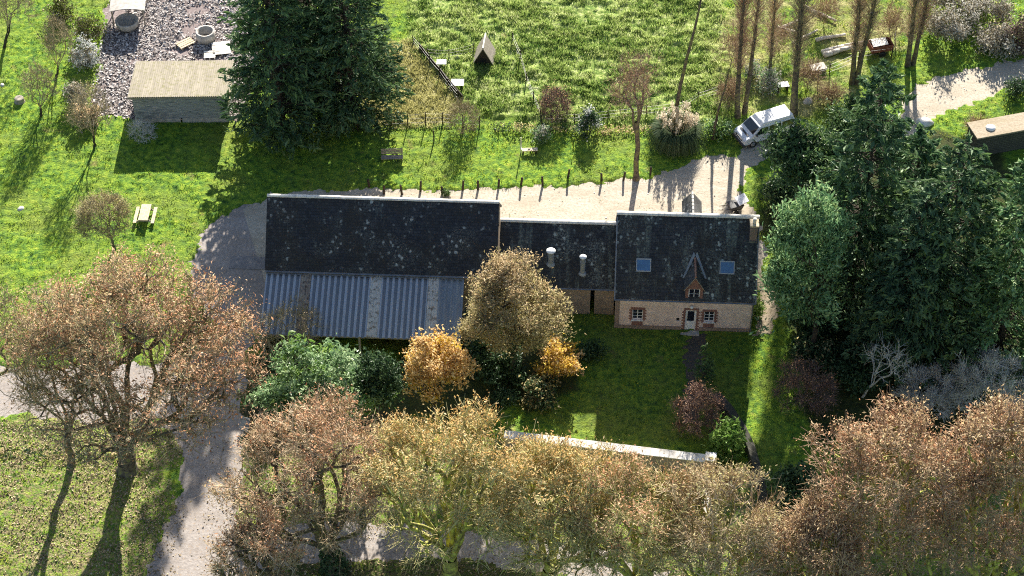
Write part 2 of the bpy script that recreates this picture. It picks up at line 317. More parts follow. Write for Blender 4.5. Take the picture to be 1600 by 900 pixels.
def tag(o, label=None, cat=None, group=None, kind=None):
    if label: o['label'] = label
    if cat: o['category'] = cat
    if group: o['group'] = group
    if kind: o['kind'] = kind
    return o
def thing(name, label, cat, loc, rz=0, group=None):
    o = bpy.data.objects.new(name, None); COL.objects.link(o); o.empty_display_size = 0.3
    o.location = tuple(float(c) for c in loc); o.rotation_euler = (0, 0, rz); return tag(o, label, cat, group)
def copy_tree(o, parent=None):
    c = o.copy(); COL.objects.link(c); c.parent = parent
    for ch in list(o.children): copy_tree(ch, c)
    return c

# ------------------------------------------------------------------ ground, drives, paths
P_NORTH = poly_px([(395, 330), (425, 303), (480, 297), (545, 295), (640, 299), (745, 300), (860, 291), (940, 284), (1010, 277), (1062, 262), (1085, 250), (1140, 244), (1165, 224), (1215, 208), (1260, 200), (1275, 222), (1215, 238), (1172, 262), (1160, 300), (1180, 330), (1200, 400), (1180, 460), (960, 470), (780, 450), (430, 450)])
P_YARD = poly_px([(428, 318), (400, 314), (372, 322), (342, 340), (318, 368), (303, 400), (294, 440), (300, 470), (335, 500), (330, 540), (285, 568), (150, 565), (60, 575), (-80, 575), (-80, 655), (40, 650), (140, 660), (250, 655), (282, 690), (284, 740), (268, 810), (240, 870), (215, 960), (360, 960), (372, 905), (440, 882), (600, 870), (760, 880), (900, 905), (1010, 960), (1240, 960), (1240, 925), (1010, 890), (905, 850), (780, 838), (600, 815), (480, 812), (420, 830), (376, 850), (366, 800), (380, 740), (376, 660), (385, 560), (398, 520), (425, 515), (520, 520), (720, 520), (720, 470), (430, 470)])
P_DRIVE = poly_px([(1400, 215), (1412, 165), (1425, 134), (1470, 122), (1540, 106), (1640, 84), (1640, 112), (1560, 142), (1500, 170), (1448, 190), (1425, 215)])
P_RUBBLE = poly_px([(178, -30), (160, 60), (148, 130), (140, 182), (215, 186), (370, 190), (400, 120), (400, -30)])
P_PEN = poly_px([(553, 200), (575, 130), (590, 75), (640, 62), (720, 158), (700, 196)])
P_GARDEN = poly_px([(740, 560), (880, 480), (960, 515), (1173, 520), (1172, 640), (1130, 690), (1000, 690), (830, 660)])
P_PATH = poly_px([(1074, 519), (1098, 519), (1096, 600), (1090, 660), (1068, 660), (1072, 600)])
P_SIDE = poly_px([(1186, 430), (1206, 430), (1212, 470), (1206, 520), (1194, 525), (1180, 522), (1184, 470)])
P_MEADOW = poly_px([(640, -40), (640, 60), (722, 160), (800, 196), (1000, 200), (1120, 190), (1140, 100), (1120, -40)])
P_LITTER = poly_px([(-60, 650), (280, 655), (285, 700), (270, 960), (-60, 960)])
P_LITTER2 = poly_px([(320, 700), (420, 620), (800, 690), (1120, 715), (1260, 800), (1660, 700), (1660, 1000), (320, 1000)])
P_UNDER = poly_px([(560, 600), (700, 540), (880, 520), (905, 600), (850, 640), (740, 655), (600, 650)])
P_UNDER2 = poly_px([(388, 560), (480, 540), (600, 560), (620, 680), (480, 720), (372, 730), (366, 650)])  # ground by the laurel, darkened in colour for the shadow lying there
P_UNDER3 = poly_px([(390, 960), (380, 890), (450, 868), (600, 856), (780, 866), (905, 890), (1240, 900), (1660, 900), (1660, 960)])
P_ROUGH = poly_px([(1120, -40), (1126, 100), (1140, 190), (1250, 200), (1330, 160), (1440, 60), (1450, -40)])
P_WOOD = poly_px([(1200, 330), (1330, 180), (1560, 240), (1640, 300), (1640, 700), (1300, 700), (1230, 600), (1215, 480)])

def axis(lo, hi, step, far):
    a = np.arange(lo, hi+1e-6, step); out = []; d = step; p = hi
    while p < far: d *= 1.6; p += d; out.append(p)
    inn = []; d = step; p = lo
    while p > -far: d *= 1.6; p -= d; inn.append(p)
    return np.concatenate([inn[::-1], a, out])
xs = axis(-50, 50, 0.17, 2500); ys = axis(-36, 42, 0.17, 2500)
X, Y = np.meshgrid(xs, ys); sh = X.shape
wx = X+1.1*(fbm(X*0.7, Y*0.7, 5)-0.5)+0.5*(vnoise(X*3, Y*3, 9)-0.5); wy = Y+1.1*(fbm(X*0.7, Y*0.7, 6)-0.5)+0.5*(vnoise(X*3, Y*3, 8)-0.5)
gravel_m = inpoly(wx, wy, P_NORTH) | inpoly(wx, wy, P_YARD) | inpoly(wx, wy, P_DRIVE) | inpoly(wx, wy, P_RUBBLE) | inpoly(wx, wy, P_PATH) | inpoly(wx, wy, P_SIDE)
def soft(P, wob=2.5): return inpoly(X+wob*(fbm(X*0.5, Y*0.5, 31)-0.5)*2, Y+wob*(fbm(X*0.5, Y*0.5, 32)-0.5)*2, P).astype(float)
def blur(a, n=4):
    for _ in range(n):
        a[1:-1, 1:-1] = (a[1:-1, 1:-1]*2+a[:-2, 1:-1]+a[2:, 1:-1]+a[1:-1, :-2]+a[1:-1, 2:])/6
    return a
mead = blur(soft(P_MEADOW)); rough = blur(soft(P_ROUGH)); pen = np.maximum(blur(soft(P_PEN, 0.6)), rough*np.clip(2.6*(fbm(X*0.6, Y*0.8, 71)-0.36), 0, 0.85)); litt = blur(np.maximum(soft(P_LITTER), soft(P_LITTER2))); wood = blur(np.maximum(soft(P_WOOD), np.maximum(soft(P_UNDER), np.maximum(soft(P_UNDER2), 0.75*soft(P_UNDER3))))); wood = np.maximum(wood, 0.3*blur(soft(P_GARDEN, 0.4))); gard = blur(soft(P_GARDEN, 0.4))  # garden share of the mask paints house shade into the lawn colour
tus = fbm(X*1.05, Y*1.9, 40, 4); tus2 = fbm(X*2.6, Y*3.6, 47, 3)
Hm = 0.06+0.21*np.clip(tus-0.42, 0, 1)*2+0.10*tus2
Hm = Hm*(0.55+0.95*mead+0.25*pen)*(1-0.6*gard)
Hm += 0.25*(fbm(X*0.06, Y*0.06, 77)-0.5)*np.clip((np.hypot(X, Y)-90)/100, 0, 8)
soft_g = blur(gravel_m.astype(float), 2)
Hm = np.where(gravel_m, -0.03, Hm*np.clip(1-soft_g, 0, 1)+0.02)
def height(x, y):
    i = np.clip(np.searchsorted(xs, x), 0, len(xs)-1); j = np.clip(np.searchsorted(ys, y), 0, len(ys)-1)
    return Hm[j, i]
nx, ny = len(xs), len(ys)
idx = np.arange(nx*ny).reshape(ny, nx)
F = np.stack([idx[:-1, :-1], idx[:-1, 1:], idx[1:, 1:], idx[1:, :-1]], -1).reshape(-1, 4)
def ground_mat():
    m, nt, b = newmat('meadow and lawn turf'); co = objco(nt)
    f = noise(nt, 2.2, 6, co, 0.65)
    c = ramp(nt, f, [(0.30, (0.026, 0.08, 0.022)), (0.43, (0.095, 0.195, 0.030)), (0.58, (0.215, 0.335, 0.032)), (0.74, (0.42, 0.45, 0.07))])
    p = ramp(nt, noise(nt, 2.6, 6, co, 0.65), [(0.30, (0.03, 0.085, 0.02)), (0.41, (0.13, 0.22, 0.045)), (0.53, (0.30, 0.38, 0.10)), (0.68, (0.54, 0.58, 0.30))])
    def at(n):
        a = nt.nodes.new('ShaderNodeAttribute'); a.attribute_name = n; return a.outputs['Fac']
    c = mixc(nt, at('meadow'), c, p)
    pt = ramp(nt, noise(nt, 0.18, 4, co), [(0.45, (0, 0, 0)), (0.66, (0.55,)*3)]); c = mixc(nt, pt, c, (0.22, 0.25, 0.055)); c = mixc(nt, ramp(nt, noise(nt, 0.5, 6, co, 0.7), [(0.60, (0, 0, 0)), (0.70, (0.7,)*3)]), c, (0.21, 0.16, 0.075))
    st = ramp(nt, noise(nt, 3.5, 5, co), [(0.3, (0.19, 0.18, 0.06)), (0.7, (0.50, 0.46, 0.22))]); c = mixc(nt, at('dry'), c, st)
    lt = ramp(nt, noise(nt, 5, 5, co, 0.7), [(0.42, (0, 0, 0)), (0.56, (0.8,)*3)]); lt = mixc(nt, 1, lt, at('litter'), 'MULTIPLY')
    lc = ramp(nt, noise(nt, 6, 3, co), [(0.3, (0.14, 0.10, 0.055)), (0.6, (0.36, 0.28, 0.17))]); c = mixc(nt, lt, c, lc)
    c = mixc(nt, at('soil_shade'), c, ramp(nt, noise(nt, 3, 5, co), [(0.3, (0.018, 0.018, 0.012)), (0.7, (0.05, 0.044, 0.028))]))
    nt.links.new(c, b.inputs['Base Color']); b.inputs['Roughness'].default_value = 0.95; b.inputs['Specular IOR Level'].default_value = 0.1
    bump(nt, b, noise(nt, 7, 4, co, 0.7), 1.0, 0.2); return m
M['turf'] = ground_mat()
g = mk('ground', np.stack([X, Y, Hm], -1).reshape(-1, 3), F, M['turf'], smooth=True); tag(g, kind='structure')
for n, a in (('meadow', mead), ('dry', pen), ('litter', litt), ('soil_shade', wood*0.85)):
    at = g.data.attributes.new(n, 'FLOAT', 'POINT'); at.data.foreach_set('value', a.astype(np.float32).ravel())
def sheet(name, P, mat, z, grow=1.5):
    c = P.mean(0); me = bpy.data.meshes.new(name)
    # grow outward along the edge normals so that the turf edge, not the sheet edge, is what shows
    n = len(P); A = sum(P[i][0]*P[(i+1) % n][1]-P[(i+1) % n][0]*P[i][1] for i in range(n)); sg = 1 if A > 0 else -1; Q = []
    for i in range(n):
        e0 = P[i]-P[i-1]; e1 = P[(i+1) % n]-P[i]
        n0 = np.array([e0[1], -e0[0]])/np.hypot(*e0); n1 = np.array([e1[1], -e1[0]])/np.hypot(*e1); nn = n0+n1
        nn = nn/max(0.6, np.hypot(*nn)); Q.append(P[i]+sg*nn*grow)
    me.from_pydata([(q[0], q[1], z) for q in Q], [], [tuple(range(n)) if sg > 0 else tuple(range(n))[::-1]])
    me.materials.append(mat); o = bpy.data.objects.new(name, me); COL.objects.link(o); return tag(o, kind='structure')
sheet('gravel_road', P_NORTH, M['gravel'], 0.012, 0.8)
sheet('farm_drive', P_YARD, M['drive'], 0.006, 0.8)
sheet('side_road', P_DRIVE, M['gravel'], 0.010, 0.8)
sheet('rubble_yard', P_RUBBLE, M['rubble_ground'], 0.008, 0.8)
sheet('garden_path', P_PATH, M['path'], 0.009, 0.5)
sheet('side_path', P_SIDE, M['sidepath'], 0.016, 0.5)

# ------------------------------------------------------------------ scattered stuff: grass, straw, fallen leaves, rubble
def scatter(P, n, rng, wob=0.8):
    lo, hi = P.min(0), P.max(0); p = rng.uniform(lo, hi, (n, 2)); q = p+wob*(rng.random((n, 2))-0.5)
    return p[inpoly(q[:, 0], q[:, 1], P)]
def off_gravel(p):
    i = np.clip(np.searchsorted(xs, p[:, 0]), 0, nx-1); j = np.clip(np.searchsorted(ys, p[:, 1]), 0, ny-1)
    return p[~gravel_m[j, i]]
def blades(name, p, h0, h1, wdt, rng, mat, per=4, spread=0.10):
    p = np.repeat(p, per, 0); n = len(p); p = p+rng.normal(0, spread, (n, 2)); z = height(p[:, 0], p[:, 1])-0.02
    a = rng.uniform(0, 2*np.pi, n); h = rng.uniform(h0, h1, n); ww = wdt*rng.uniform(0.6, 1.4, n)
    ln = rng.normal(0, 0.45, (n, 2))*h[:, None]; b = np.c_[p, z]; t = np.c_[p+ln, z+h]
    s = np.c_[np.cos(a)*ww, np.sin(a)*ww, np.zeros(n)]
    V = np.stack([b-s, b+s, t+s*0.25, t-s*0.25], 1).reshape(-1, 3)
    tint = np.clip(0.5+0.9*(fbm(p[:, 0]*0.5, p[:, 1]*0.7, 3)-0.5)+rng.normal(0, 0.2, n), 0, 1)
    return tag(mk(name, V, np.arange(4*n).reshape(n, 4), mat, tint=tint), kind='stuff')
def flakes(name, p, s0, s1, rng, mat, tilt=0.35, lift=0.03, zz=None, asp=(0.5, 1)):
    n = len(p); z = (height(p[:, 0], p[:, 1]) if zz is None else zz)+lift*rng.random(n)+0.02
    a = rng.uniform(0, 2*np.pi, n); s = rng.uniform(s0, s1, n); k = rng.uniform(*asp, n)
    e1 = np.c_[np.cos(a), np.sin(a), rng.normal(0, tilt, n)]*s[:, None]; e2 = np.c_[-np.sin(a), np.cos(a), rng.normal(0, tilt, n)]*(s*k)[:, None]
    c = np.c_[p, z]; V = np.stack([c-e1-e2*0.6, c+e1*0.7-e2, c+e1+e2*0.7, c-e1*0.6+e2], 1).reshape(-1, 3)
    return tag(mk(name, V, np.arange(4*n).reshape(n, 4), mat, tint=rng.random(n)), kind='stuff')
rng = np.random.default_rng(11)
VIEW = poly_px([(-60, -60), (1660, -60), (1660, 960), (-60, 960)])
def dens(p, s, k, thr):
    return p[(fbm(p[:, 0]*k, p[:, 1]*k*1.5, s)+0.18*(rng.random(len(p))-0.5)) > thr]
pm = off_gravel(scatter(P_MEADOW, 26000, rng, 2)); blades('meadow_grass', dens(pm, 40, 1.0, 0.46), 0.12, 0.36, 0.035, rng, M['grass_pale'], 5, 0.13)
pv = off_gravel(scatter(VIEW, 60000, rng)); mk_ = ~inpoly(pv[:, 0], pv[:, 1], P_MEADOW) & ~inpoly(pv[:, 0], pv[:, 1], P_PEN) & ~inpoly(pv[:, 0], pv[:, 1], P_WOOD) & ~inpoly(pv[:, 0], pv[:, 1], P_UNDER) & ~inpoly(pv[:, 0], pv[:, 1], P_UNDER2)
blades('grass', dens(pv[mk_], 41, 1.1, 0.40), 0.07, 0.2, 0.03, rng, M['grass'], 4, 0.12)
blades('straw', off_gravel(scatter(P_PEN, 3500, rng, 0.5)), 0.1, 0.3, 0.03, rng, M['straw'], 5, 0.12)
pl = np.concatenate([scatter(P_LITTER, 16000, rng, 2), scatter(P_LITTER2, 26000, rng, 2)])
flakes('leaf_litter', dens(pl, 51, 0.5, 0.42), 0.03, 0.075, rng, M['litter'], 0.4, 0.06)
pr = scatter(P_RUBBLE, 26000, rng, 0.5); flakes('rubble_debris', dens(pr, 61, 0.45, 0.36), 0.04, 0.145, rng, M['debris'], 0.35, 0.16, np.zeros(1), (0.25, 0.9))
blades('weeds', scatter(P_NORTH, 260, rng), 0.05, 0.16, 0.03, rng, M['grass'], 7, 0.16)
ps = np.concatenate([scatter(P_NORTH, 700, rng), scatter(P_DRIVE, 250, rng)]); flakes('loose_gravel', ps, 0.03, 0.09, rng, M['pebble'], 0.3, 0.02, np.zeros(1))
#@@BUILDINGS

# ------------------------------------------------------------------ buildings
YAW = R(-2.5)
EX = np.array([math.cos(YAW), math.sin(YAW), 0]); EY = np.array([-math.sin(YAW), math.cos(YAW), 0])
def holed(mb, x0, x1, z0, z1, y, t, holes):         # wall in the xz plane, front face at y, thickness t towards +y, with real openings
    X_ = sorted({x0, x1, *[h[0] for h in holes], *[h[1] for h in holes]}); Z_ = sorted({z0, z1, *[h[2] for h in holes], *[h[3] for h in holes]})
    for a, b in zip(X_, X_[1:]):
        for c, d in zip(Z_, Z_[1:]):
            if any(h[0] <= a and b <= h[1] and h[2] <= c and d <= h[3] for h in holes): continue
            mb.add([(a, y, c), (b, y, c), (b, y, d), (a, y, d)], [(0, 1, 2, 3)]); mb.add([(a, y+t, c), (b, y+t, c), (b, y+t, d), (a, y+t, d)], [(3, 2, 1, 0)])
    for a, b, c, d in holes:
        mb.add([(a, y, c), (b, y, c), (b, y+t, c), (a, y+t, c)], [(0, 1, 2, 3)]); mb.add([(a, y, d), (b, y, d), (b, y+t, d), (a, y+t, d)], [(3, 2, 1, 0)])
        mb.add([(a, y, c), (a, y, d), (a, y+t, d), (a, y+t, c)], [(3, 2, 1, 0)]); mb.add([(b, y, c), (b, y, d), (b, y+t, d), (b, y+t, c)], [(0, 1, 2, 3)])
def shell(W, dp, eave, ridge, holes):
    mb = MB(); holed(mb, 0, W, 0, eave, 0, 0.4, holes)
    mb.add([(0, dp, 0), (W, dp, 0), (W, dp, eave), (0, dp, eave)], [(3, 2, 1, 0)])
    for x, o in ((0, 1), (W, -1)):
        f = [(x, 0, 0), (x, 0, eave), (x, dp/2, ridge), (x, dp, eave), (x, dp, 0)]
        mb.add(f, [(0, 1, 2, 3, 4) if o > 0 else (4, 3, 2, 1, 0)])
    return mb
def gable_roof(W, dp, eave, ridge, over, t, ox=0.15):
    sl = (ridge-eave)/(dp/2); mb = MB(); h = 0.06
    yf = -over; zf = eave-over*sl
    mb.slab([(-ox, yf, zf+h), (W+ox, yf, zf+h), (W+ox, dp/2, ridge+h), (-ox, dp/2, ridge+h)], t)
    mb.slab([(W+ox, dp+over, zf+h), (-ox, dp+over, zf+h), (-ox, dp/2, ridge+h), (W+ox, dp/2, ridge+h)], t)
    return mb
def ridge_tiles(W, y, z, r, ox=0.15, n=None):
    n = n or int(W/0.42); mb = MB(); L = (W+2*ox)/n; rg = np.random.default_rng(int(W*10))
    for i in range(n):
        a = -ox+i*L; dz = rg.uniform(-0.012, 0.012); k = 7
        vs = []
        for x in (a+0.004, a+L-0.004):
            vs += [(x, y+math.cos(math.pi*j/(k-1))*r*1.25, z+dz-0.06+math.sin(math.pi*j/(k-1))*r) for j in range(k)]
        mb.add(vs, [(j, j+1, k+j+1, k+j) for j in range(k-1)]+[tuple(range(k)), tuple(range(k, 2*k))[::-1], (0, k, 2*k-1, k-1)])
    return mb
def gutter(W, y, z, r=0.075, ox=0.15):
    mb = MB(); k = 7; vs = []
    for x in (-ox, W+ox):
        vs += [(x, y-math.sin(math.pi*(j/(k-1))-math.pi/2)*r, z-math.cos(math.pi*(j/(k-1))-math.pi/2)*r) for j in range(k)]
        vs += [(x, y-math.sin(math.pi*(j/(k-1))-math.pi/2)*r*0.8, z-math.cos(math.pi*(j/(k-1))-math.pi/2)*r*0.8+0.004) for j in range(k)]
    n = 2*k
    mb.add(vs, [(j, j+1, n+j+1, n+j) for j in range(k-1)]+[(n+k+j, n+k+j+1, k+j+1, k+j) for j in range(k-1)]+[(0, n, n+k, k), (k-1, 2*k-1, n+2*k-1, n+k-1)])
    return mb

M['flue'] = flat('flue steel', (0.34, 0.36, 0.38), 0.5, 0.2)
# --- house
o = G(960, 513); W, DP, EV, RG = 10.35, 7.8, 3.55, 8.35
house = thing('house', 'stone house with dark slate roof, one small gabled dormer and two blue skylights', 'house', o, YAW)
SL = (RG-EV)/(DP/2)
WINS = [(1.30, 2.10, 1.05, 2.10), (6.72, 7.50, 1.05, 2.10)]; DOOR = (5.32, 6.14, 0.10, 2.20); NICHE = (4.66, 4.88, 1.0, 1.36)
shell(W, DP, EV, RG, WINS+[DOOR, NICHE]).build('wall', M['wall_house'], house)
pb = MB(); pb.box(-0.05, DOOR[0]-0.25, -0.06, -0.002, -0.2, 0.45); pb.box(DOOR[1]+0.25, W+0.05, -0.06, -0.002, -0.2, 0.45); pb.build('plinth', M['plinth'], house)
q = MB(); q.box(-0.02, 0.32, -0.04, -0.003, 0.46, EV-0.1); q.build('corner_quoin', M['plinth'], house)
rf = gable_roof(W, DP, EV, RG, 0.18, 0.14).build('roof', M['slate_house'], house)
ridge_tiles(W, DP/2, RG+0.1, 0.16).build('ridge', M['ridge'], rf)
gutter(W, -0.27, EV-0.16).build('gutter', M['zinc'], house)
for x in (-0.15, W+0.08): tp = MB(); tp.slab([(x, -0.2, EV-0.2*SL*1.0+0.075), (x+0.09, -0.2, EV-0.2*SL+0.075), (x+0.09, DP/2-0.2, RG-0.2*SL+0.075), (x, DP/2-0.2, RG-0.2*SL+0.075)], 0.03).build('verge_strip', M['zinc'], rf)

dp = MB(); dp.tube((W-0.05, -0.09, 0.1), (W-0.05, -0.09, EV-0.3), 0.045); dp.tube((W-0.05, -0.09, EV-0.3), (W-0.05, -0.27, EV-0.2), 0.045); dp.build('downpipe', M['zinc'], house)
def window(par, x0, x1, z0, z1, y, nx_, nz_, surround=True, sill=True):
    fr = MB(); t = 0.055; ya, yb = y, y+0.06
    fr.box(x0, x0+t, ya, yb, z0, z1); fr.box(x1-t, x1, ya, yb, z0, z1); fr.box(x0+t, x1-t, ya, yb, z0, z0+t); fr.box(x0+t, x1-t, ya, yb, z1-t, z1)
    xm = (x0+x1)/2
    for i in range(1, nx_): a = x0+(x1-x0)*i/nx_; fr.box(a-0.03, a+0.03, ya+0.008, yb-0.004, z0+t, z1-t)
    for i in range(1, nz_): c = z0+(z1-z0)*i/nz_; fr.box(x0+t, x1-t, ya+0.012, yb-0.008, c-0.015, c+0.015)
    f = fr.build('window', M['white'], par)
    p = MB(); p.box(x0+0.02, x1-0.02, y+0.03, y+0.04, z0+0.02, z1-0.02); p.build('pane', M['glass'], f)
    if sill: s = MB(); s.box(x0-0.06, x1+0.06, -0.09, y+0.02, z0-0.1, z0-0.004); s.build('sill', M['white'], f)
    if surround:
        b = MB(); n = int((z1-z0+0.3)/0.15)
        for i in range(n):
            z = z0-0.12+i*0.15; wd = 0.26 if i % 2 else 0.15
            b.box(x0-wd, x0-0.002, -0.028, 0.12, z, z+0.146); b.box(x1+0.002, x1+wd, -0.028, 0.12, z, z+0.146)
        b.box(x0-0.15, x1+0.15, -0.03, 0.1, z1+0.002+0.03, z1+0.26); b.build('brick_surround', M['brick'], f)
        b2 = MB(); b2.box(x0-0.02, x1+0.02, -0.024, 0.05, 0.46, z0-0.11); b2.build('brick_apron', M['brick'], f)
for wnd in WINS: window(house, *wnd, 0.07, 2, 3)
d = MB(); x0, x1, z0, z1 = DOOR
d.box(x0, x0+0.07, 0.08, 0.16, z0, z1); d.box(x1-0.07, x1, 0.08, 0.16, z0, z1); d.box(x0+0.07, x1-0.07, 0.08, 0.16, z1-0.07, z1)
d.box(x0+0.07, x1-0.07, 0.1, 0.15, z0, z0+0.85); d.box(x0+0.07, x0+0.15, 0.1, 0.15, z0+0.85, z1-0.07); d.box(x1-0.15, x1-0.07, 0.1, 0.15, z0+0.85, z1-0.07); d.box(x0+0.15, x1-0.15, 0.1, 0.15, z1-0.17, z1-0.07)
for i in range(1, 5): xx = x0+0.07+(x1-x0-0.14)*i/5; d.box(xx-0.008, xx+0.008, 0.092, 0.0995, z0+0.05, z0+0.8)
d = d.build('door', M['white'], house)
p = MB(); p.box(x0+0.15, x1-0.15, 0.12, 0.13, z0+0.85, z1-0.17); p.build('door_glass', M['glass'], d)
p = MB(); p.tube((x0+0.11, 0.1, 1.1), (x0+0.11, 0.04, 1.1), 0.015); p.tube((x0+0.11, 0.04, 1.1), (x0+0.22, 0.04, 1.1), 0.014); p.build('handle', M['alloy'], d)
b = MB()
for i in range(15):
    z = 0.0+i*0.15; wd = 0.26 if i % 2 else 0.15
    b.box(x0-wd, x0-0.002, -0.028, 0.12, z, z+0.146); b.box(x1+0.002, x1+wd, -0.028, 0.12, z, z+0.146)
b.box(x0-0.15, x1+0.15, -0.03, 0.1, z1+0.032, z1+0.25); b.build('brick_surround', M['brick'], d)
st = MB(); st.box(x0-0.3, x1+0.3, -0.55, -0.065, -0.1, 0.1); st.build('door_step', M['concrete'], house)
nb = MB(); nb.box(NICHE[0], NICHE[1], 0.12, 0.2, NICHE[2], NICHE[3]); nb.build('vent', M['dark'], house)
lp = MB(); lp.lathe([(0.02, -0.14), (0.10, -0.11), (0.135, 0), (0.10, 0.10), (0.02, 0.13)], (5.72, -0.18, 2.72), 14); lp.tube((5.72, 0, 2.62), (5.72, -0.1, 2.62), 0.03); lp.build('wall_lamp', M['white'], house, True)
# dormer
dx0, dx1, dzb, dze, dzr = 5.17, 6.47, EV-0.45, 4.72, 5.85; dyf = -0.04; xm = (dx0+dx1)/2
db = MB(); hw = (dx0+0.22, dx1-0.22, 3.38, 4.52)
holed(db, dx0, dx1, dzb, dze, dyf, 0.22, [hw]); db.add([(dx0, dyf, dze), (dx1, dyf, dze), (xm, dyf, dzr)], [(0, 1, 2)])
for x, od in ((dx0, 1), (dx1, -1)):
    f = [(x, dyf, dzb), (x, dyf, dze), (x, (dze-EV)/SL+0.3, dze), (x, 0.35, dzb+0.2)]; db.add(f, [(0, 1, 2, 3) if od > 0 else (3, 2, 1, 0)])
dorm = db.build('dormer', M['brick'], house)
def dwin(x0, x1, z0, z1, y):
    fr = MB(); t = 0.075
    fr.box(x0, x0+t, y, y+0.06, z0, z1); fr.box(x1-t, x1, y, y+0.06, z0, z1); fr.box(x0+t, x1-t, y, y+0.06, z0, z0+t+0.03); fr.box(x0+t, x1-t, y, y+0.06, z1-t, z1)
    fr.box((x0+x1)/2-0.025, (x0+x1)/2+0.025, y+0.006, y+0.054, z0+t, z1-t); zc = (z0+z1)/2; fr.box(x0+t, x1-t, y+0.012, y+0.05, zc-0.014, zc+0.014)
    fr.box(x0-0.08, x1+0.08, y-0.12, y-0.003, z0-0.09, z0-0.01)
    fr.build('window_frame', M['white'], dorm); p = MB(); p.box(x0+0.02, x1-0.02, y+0.025, y+0.035, z0+0.02, z1-0.02); p.build('pane', M['glass'], dorm)
dwin(*hw, dyf+0.06)
yb = (dzr-EV)/SL; dr = MB(); ov = 0.13; dsl = (dzr-dze)/(xm-dx0); yl = (dze-EV)/SL
for s, xe in ((-1, dx0-ov), (1, dx1+ov)):
    ze = dze-ov*dsl
    qd = [(xe, dyf-0.14, ze+0.05), (xm, dyf-0.14, dzr+0.05), (xm, yb+0.1, dzr+0.05), (xe, yl-0.02, ze+0.05)]
    if s < 0: qd = [qd[0], qd[1], qd[2], qd[3]]
    else: qd = [qd[1], qd[0], qd[3], qd[2]]
    dr.slab(qd, 0.07)
dr.build('dormer_roof', M['slate_dormer'], dorm)
rt = MB()
for i in range(5): a = dyf-0.16+i*(yb+0.2)/5; rt.tube((xm, a+0.003, dzr+0.05), (xm, a+(yb+0.2)/5-0.003, dzr+0.05), 0.075, None, 8)
rt.build('dormer_ridge', M['redridge'], dorm)
bg_ = MB()
for s, xe in ((-1, dx0-ov), (1, dx1+ov)):
    bg_.prism([(xe, dyf-0.145, dze-ov*dsl-0.06), (xm, dyf-0.145, dzr-0.06), (xm, dyf-0.145, dzr+0.03), (xe, dyf-0.145, dze-ov*dsl+0.03)], (0, -0.025, 0))
    bg_.slab([(xe-0.02, dyf-0.1, dze-ov*dsl+0.06), (xe+0.05, dyf-0.1, dze-ov*dsl+0.06+0.07*dsl*-s*0 +0.04), (xm+s*0.06, yb-0.02, dzr+0.03), (xm+s*0.1, yb+0.05, dzr-0.02)], 0.03) if False else None
bg_.build('bargeboard', M['greywood'], dorm)
for s, xe in ((-1, dx0-ov), (1, dx1+ov)):
    e_ = Vector((xe, yl-0.06, EV+(yl-0.06)*SL+0.10)); a_ = Vector((xm, yb+0.12, EV+(yb+0.12)*SL+0.10)); sx = Vector((s*0.13, 0, 0)); q_ = [e_, a_, a_+sx+Vector((0, 0.16, 0.16*SL)), e_+sx]
    vf = MB(); vf.slab(q_ if s > 0 else [q_[1], q_[0], q_[3], q_[2]], 0.03); vf.build('valley_flashing', M['corr_grey'], dorm)
    e_ = Vector((xe, dyf-0.1, EV+(dyf-0.1)*SL+0.10))
# skylights
for xc in (1.98, 8.22):
    yc = (5.35-EV)/SL+0.0; hw_, hl = 0.56, 0.50
    c = Vector((xc, yc, EV+yc*SL+0.07)); al = Vector((0, 1, SL)).normalized(); nn = Vector((0, -SL, 1)).normalized(); ax = Vector((1, 0, 0))
    T = Matrix.Translation(c) @ Matrix((ax, al, nn)).transposed().to_4x4()
    k = MB(); k.box(-hw_, hw_, -hl, -hl+0.09, 0, 0.09, T); k.box(-hw_, hw_, hl-0.09, hl, 0, 0.09, T); k.box(-hw_, -hw_+0.07, -hl+0.09, hl-0.09, 0, 0.088, T); k.box(hw_-0.07, hw_, -hl+0.09, hl-0.09, 0, 0.088, T)
    sk = k.build('skylight', M['flue'], house)
    k = MB(); k.box(-hw_+0.07, hw_-0.07, -hl+0.09, hl-0.09, 0.02, 0.06, T); k.build('pane', M['skyglass'], sk)
# chimney on the right gable, rear dormer roof behind the ridge
ch = MB(); ch.box(W-0.55, W-0.02, 2.75, 3.4, 6.2, 8.45)
ch = ch.build('chimney', M['plinth'], house)
k = MB(); k.box(W-0.62, W+0.05, 2.68, 3.47, 8.452, 8.58); k.build('chimney_cap', M['palewood'], ch)
ct = MB(); ct.lathe([(0.14, 8.62), (0.13, 8.95), (0.16, 8.98), (0.10, 9.0)], (W-0.28, 3.08, 0), 12); ct.build('chimney_pot', M['ridge'], ch)
fl = MB(); fl.box(W-0.6, W+0.02, 2.66, 2.745, 6.4, 7.05); fl.build('flashing', M['zinc'], ch)
rd = MB(); xr = 5.55
for s in (-1, 1):
    qd = [(xr+s*0.75, DP/2+0.15, RG-0.95), (xr, DP/2+0.15, RG+0.02), (xr, DP/2+2.6, RG+0.02), (xr+s*0.75, DP/2+2.6, RG-0.95)]
    rd.slab(qd if s < 0 else [qd[1], qd[0], qd[3], qd[2]], 0.07)
rdo = rd.build('rear_dormer_roof', M['slate_dormer'], house)
rt = MB()
for i in range(6): rt.tube((xr, DP/2+0.2+i*0.41, RG+0.04), (xr, DP/2+0.2+i*0.41+0.29, RG+0.04), 0.085, None, 8)
rt.build('ridge_tile', M['ridge'], rdo)
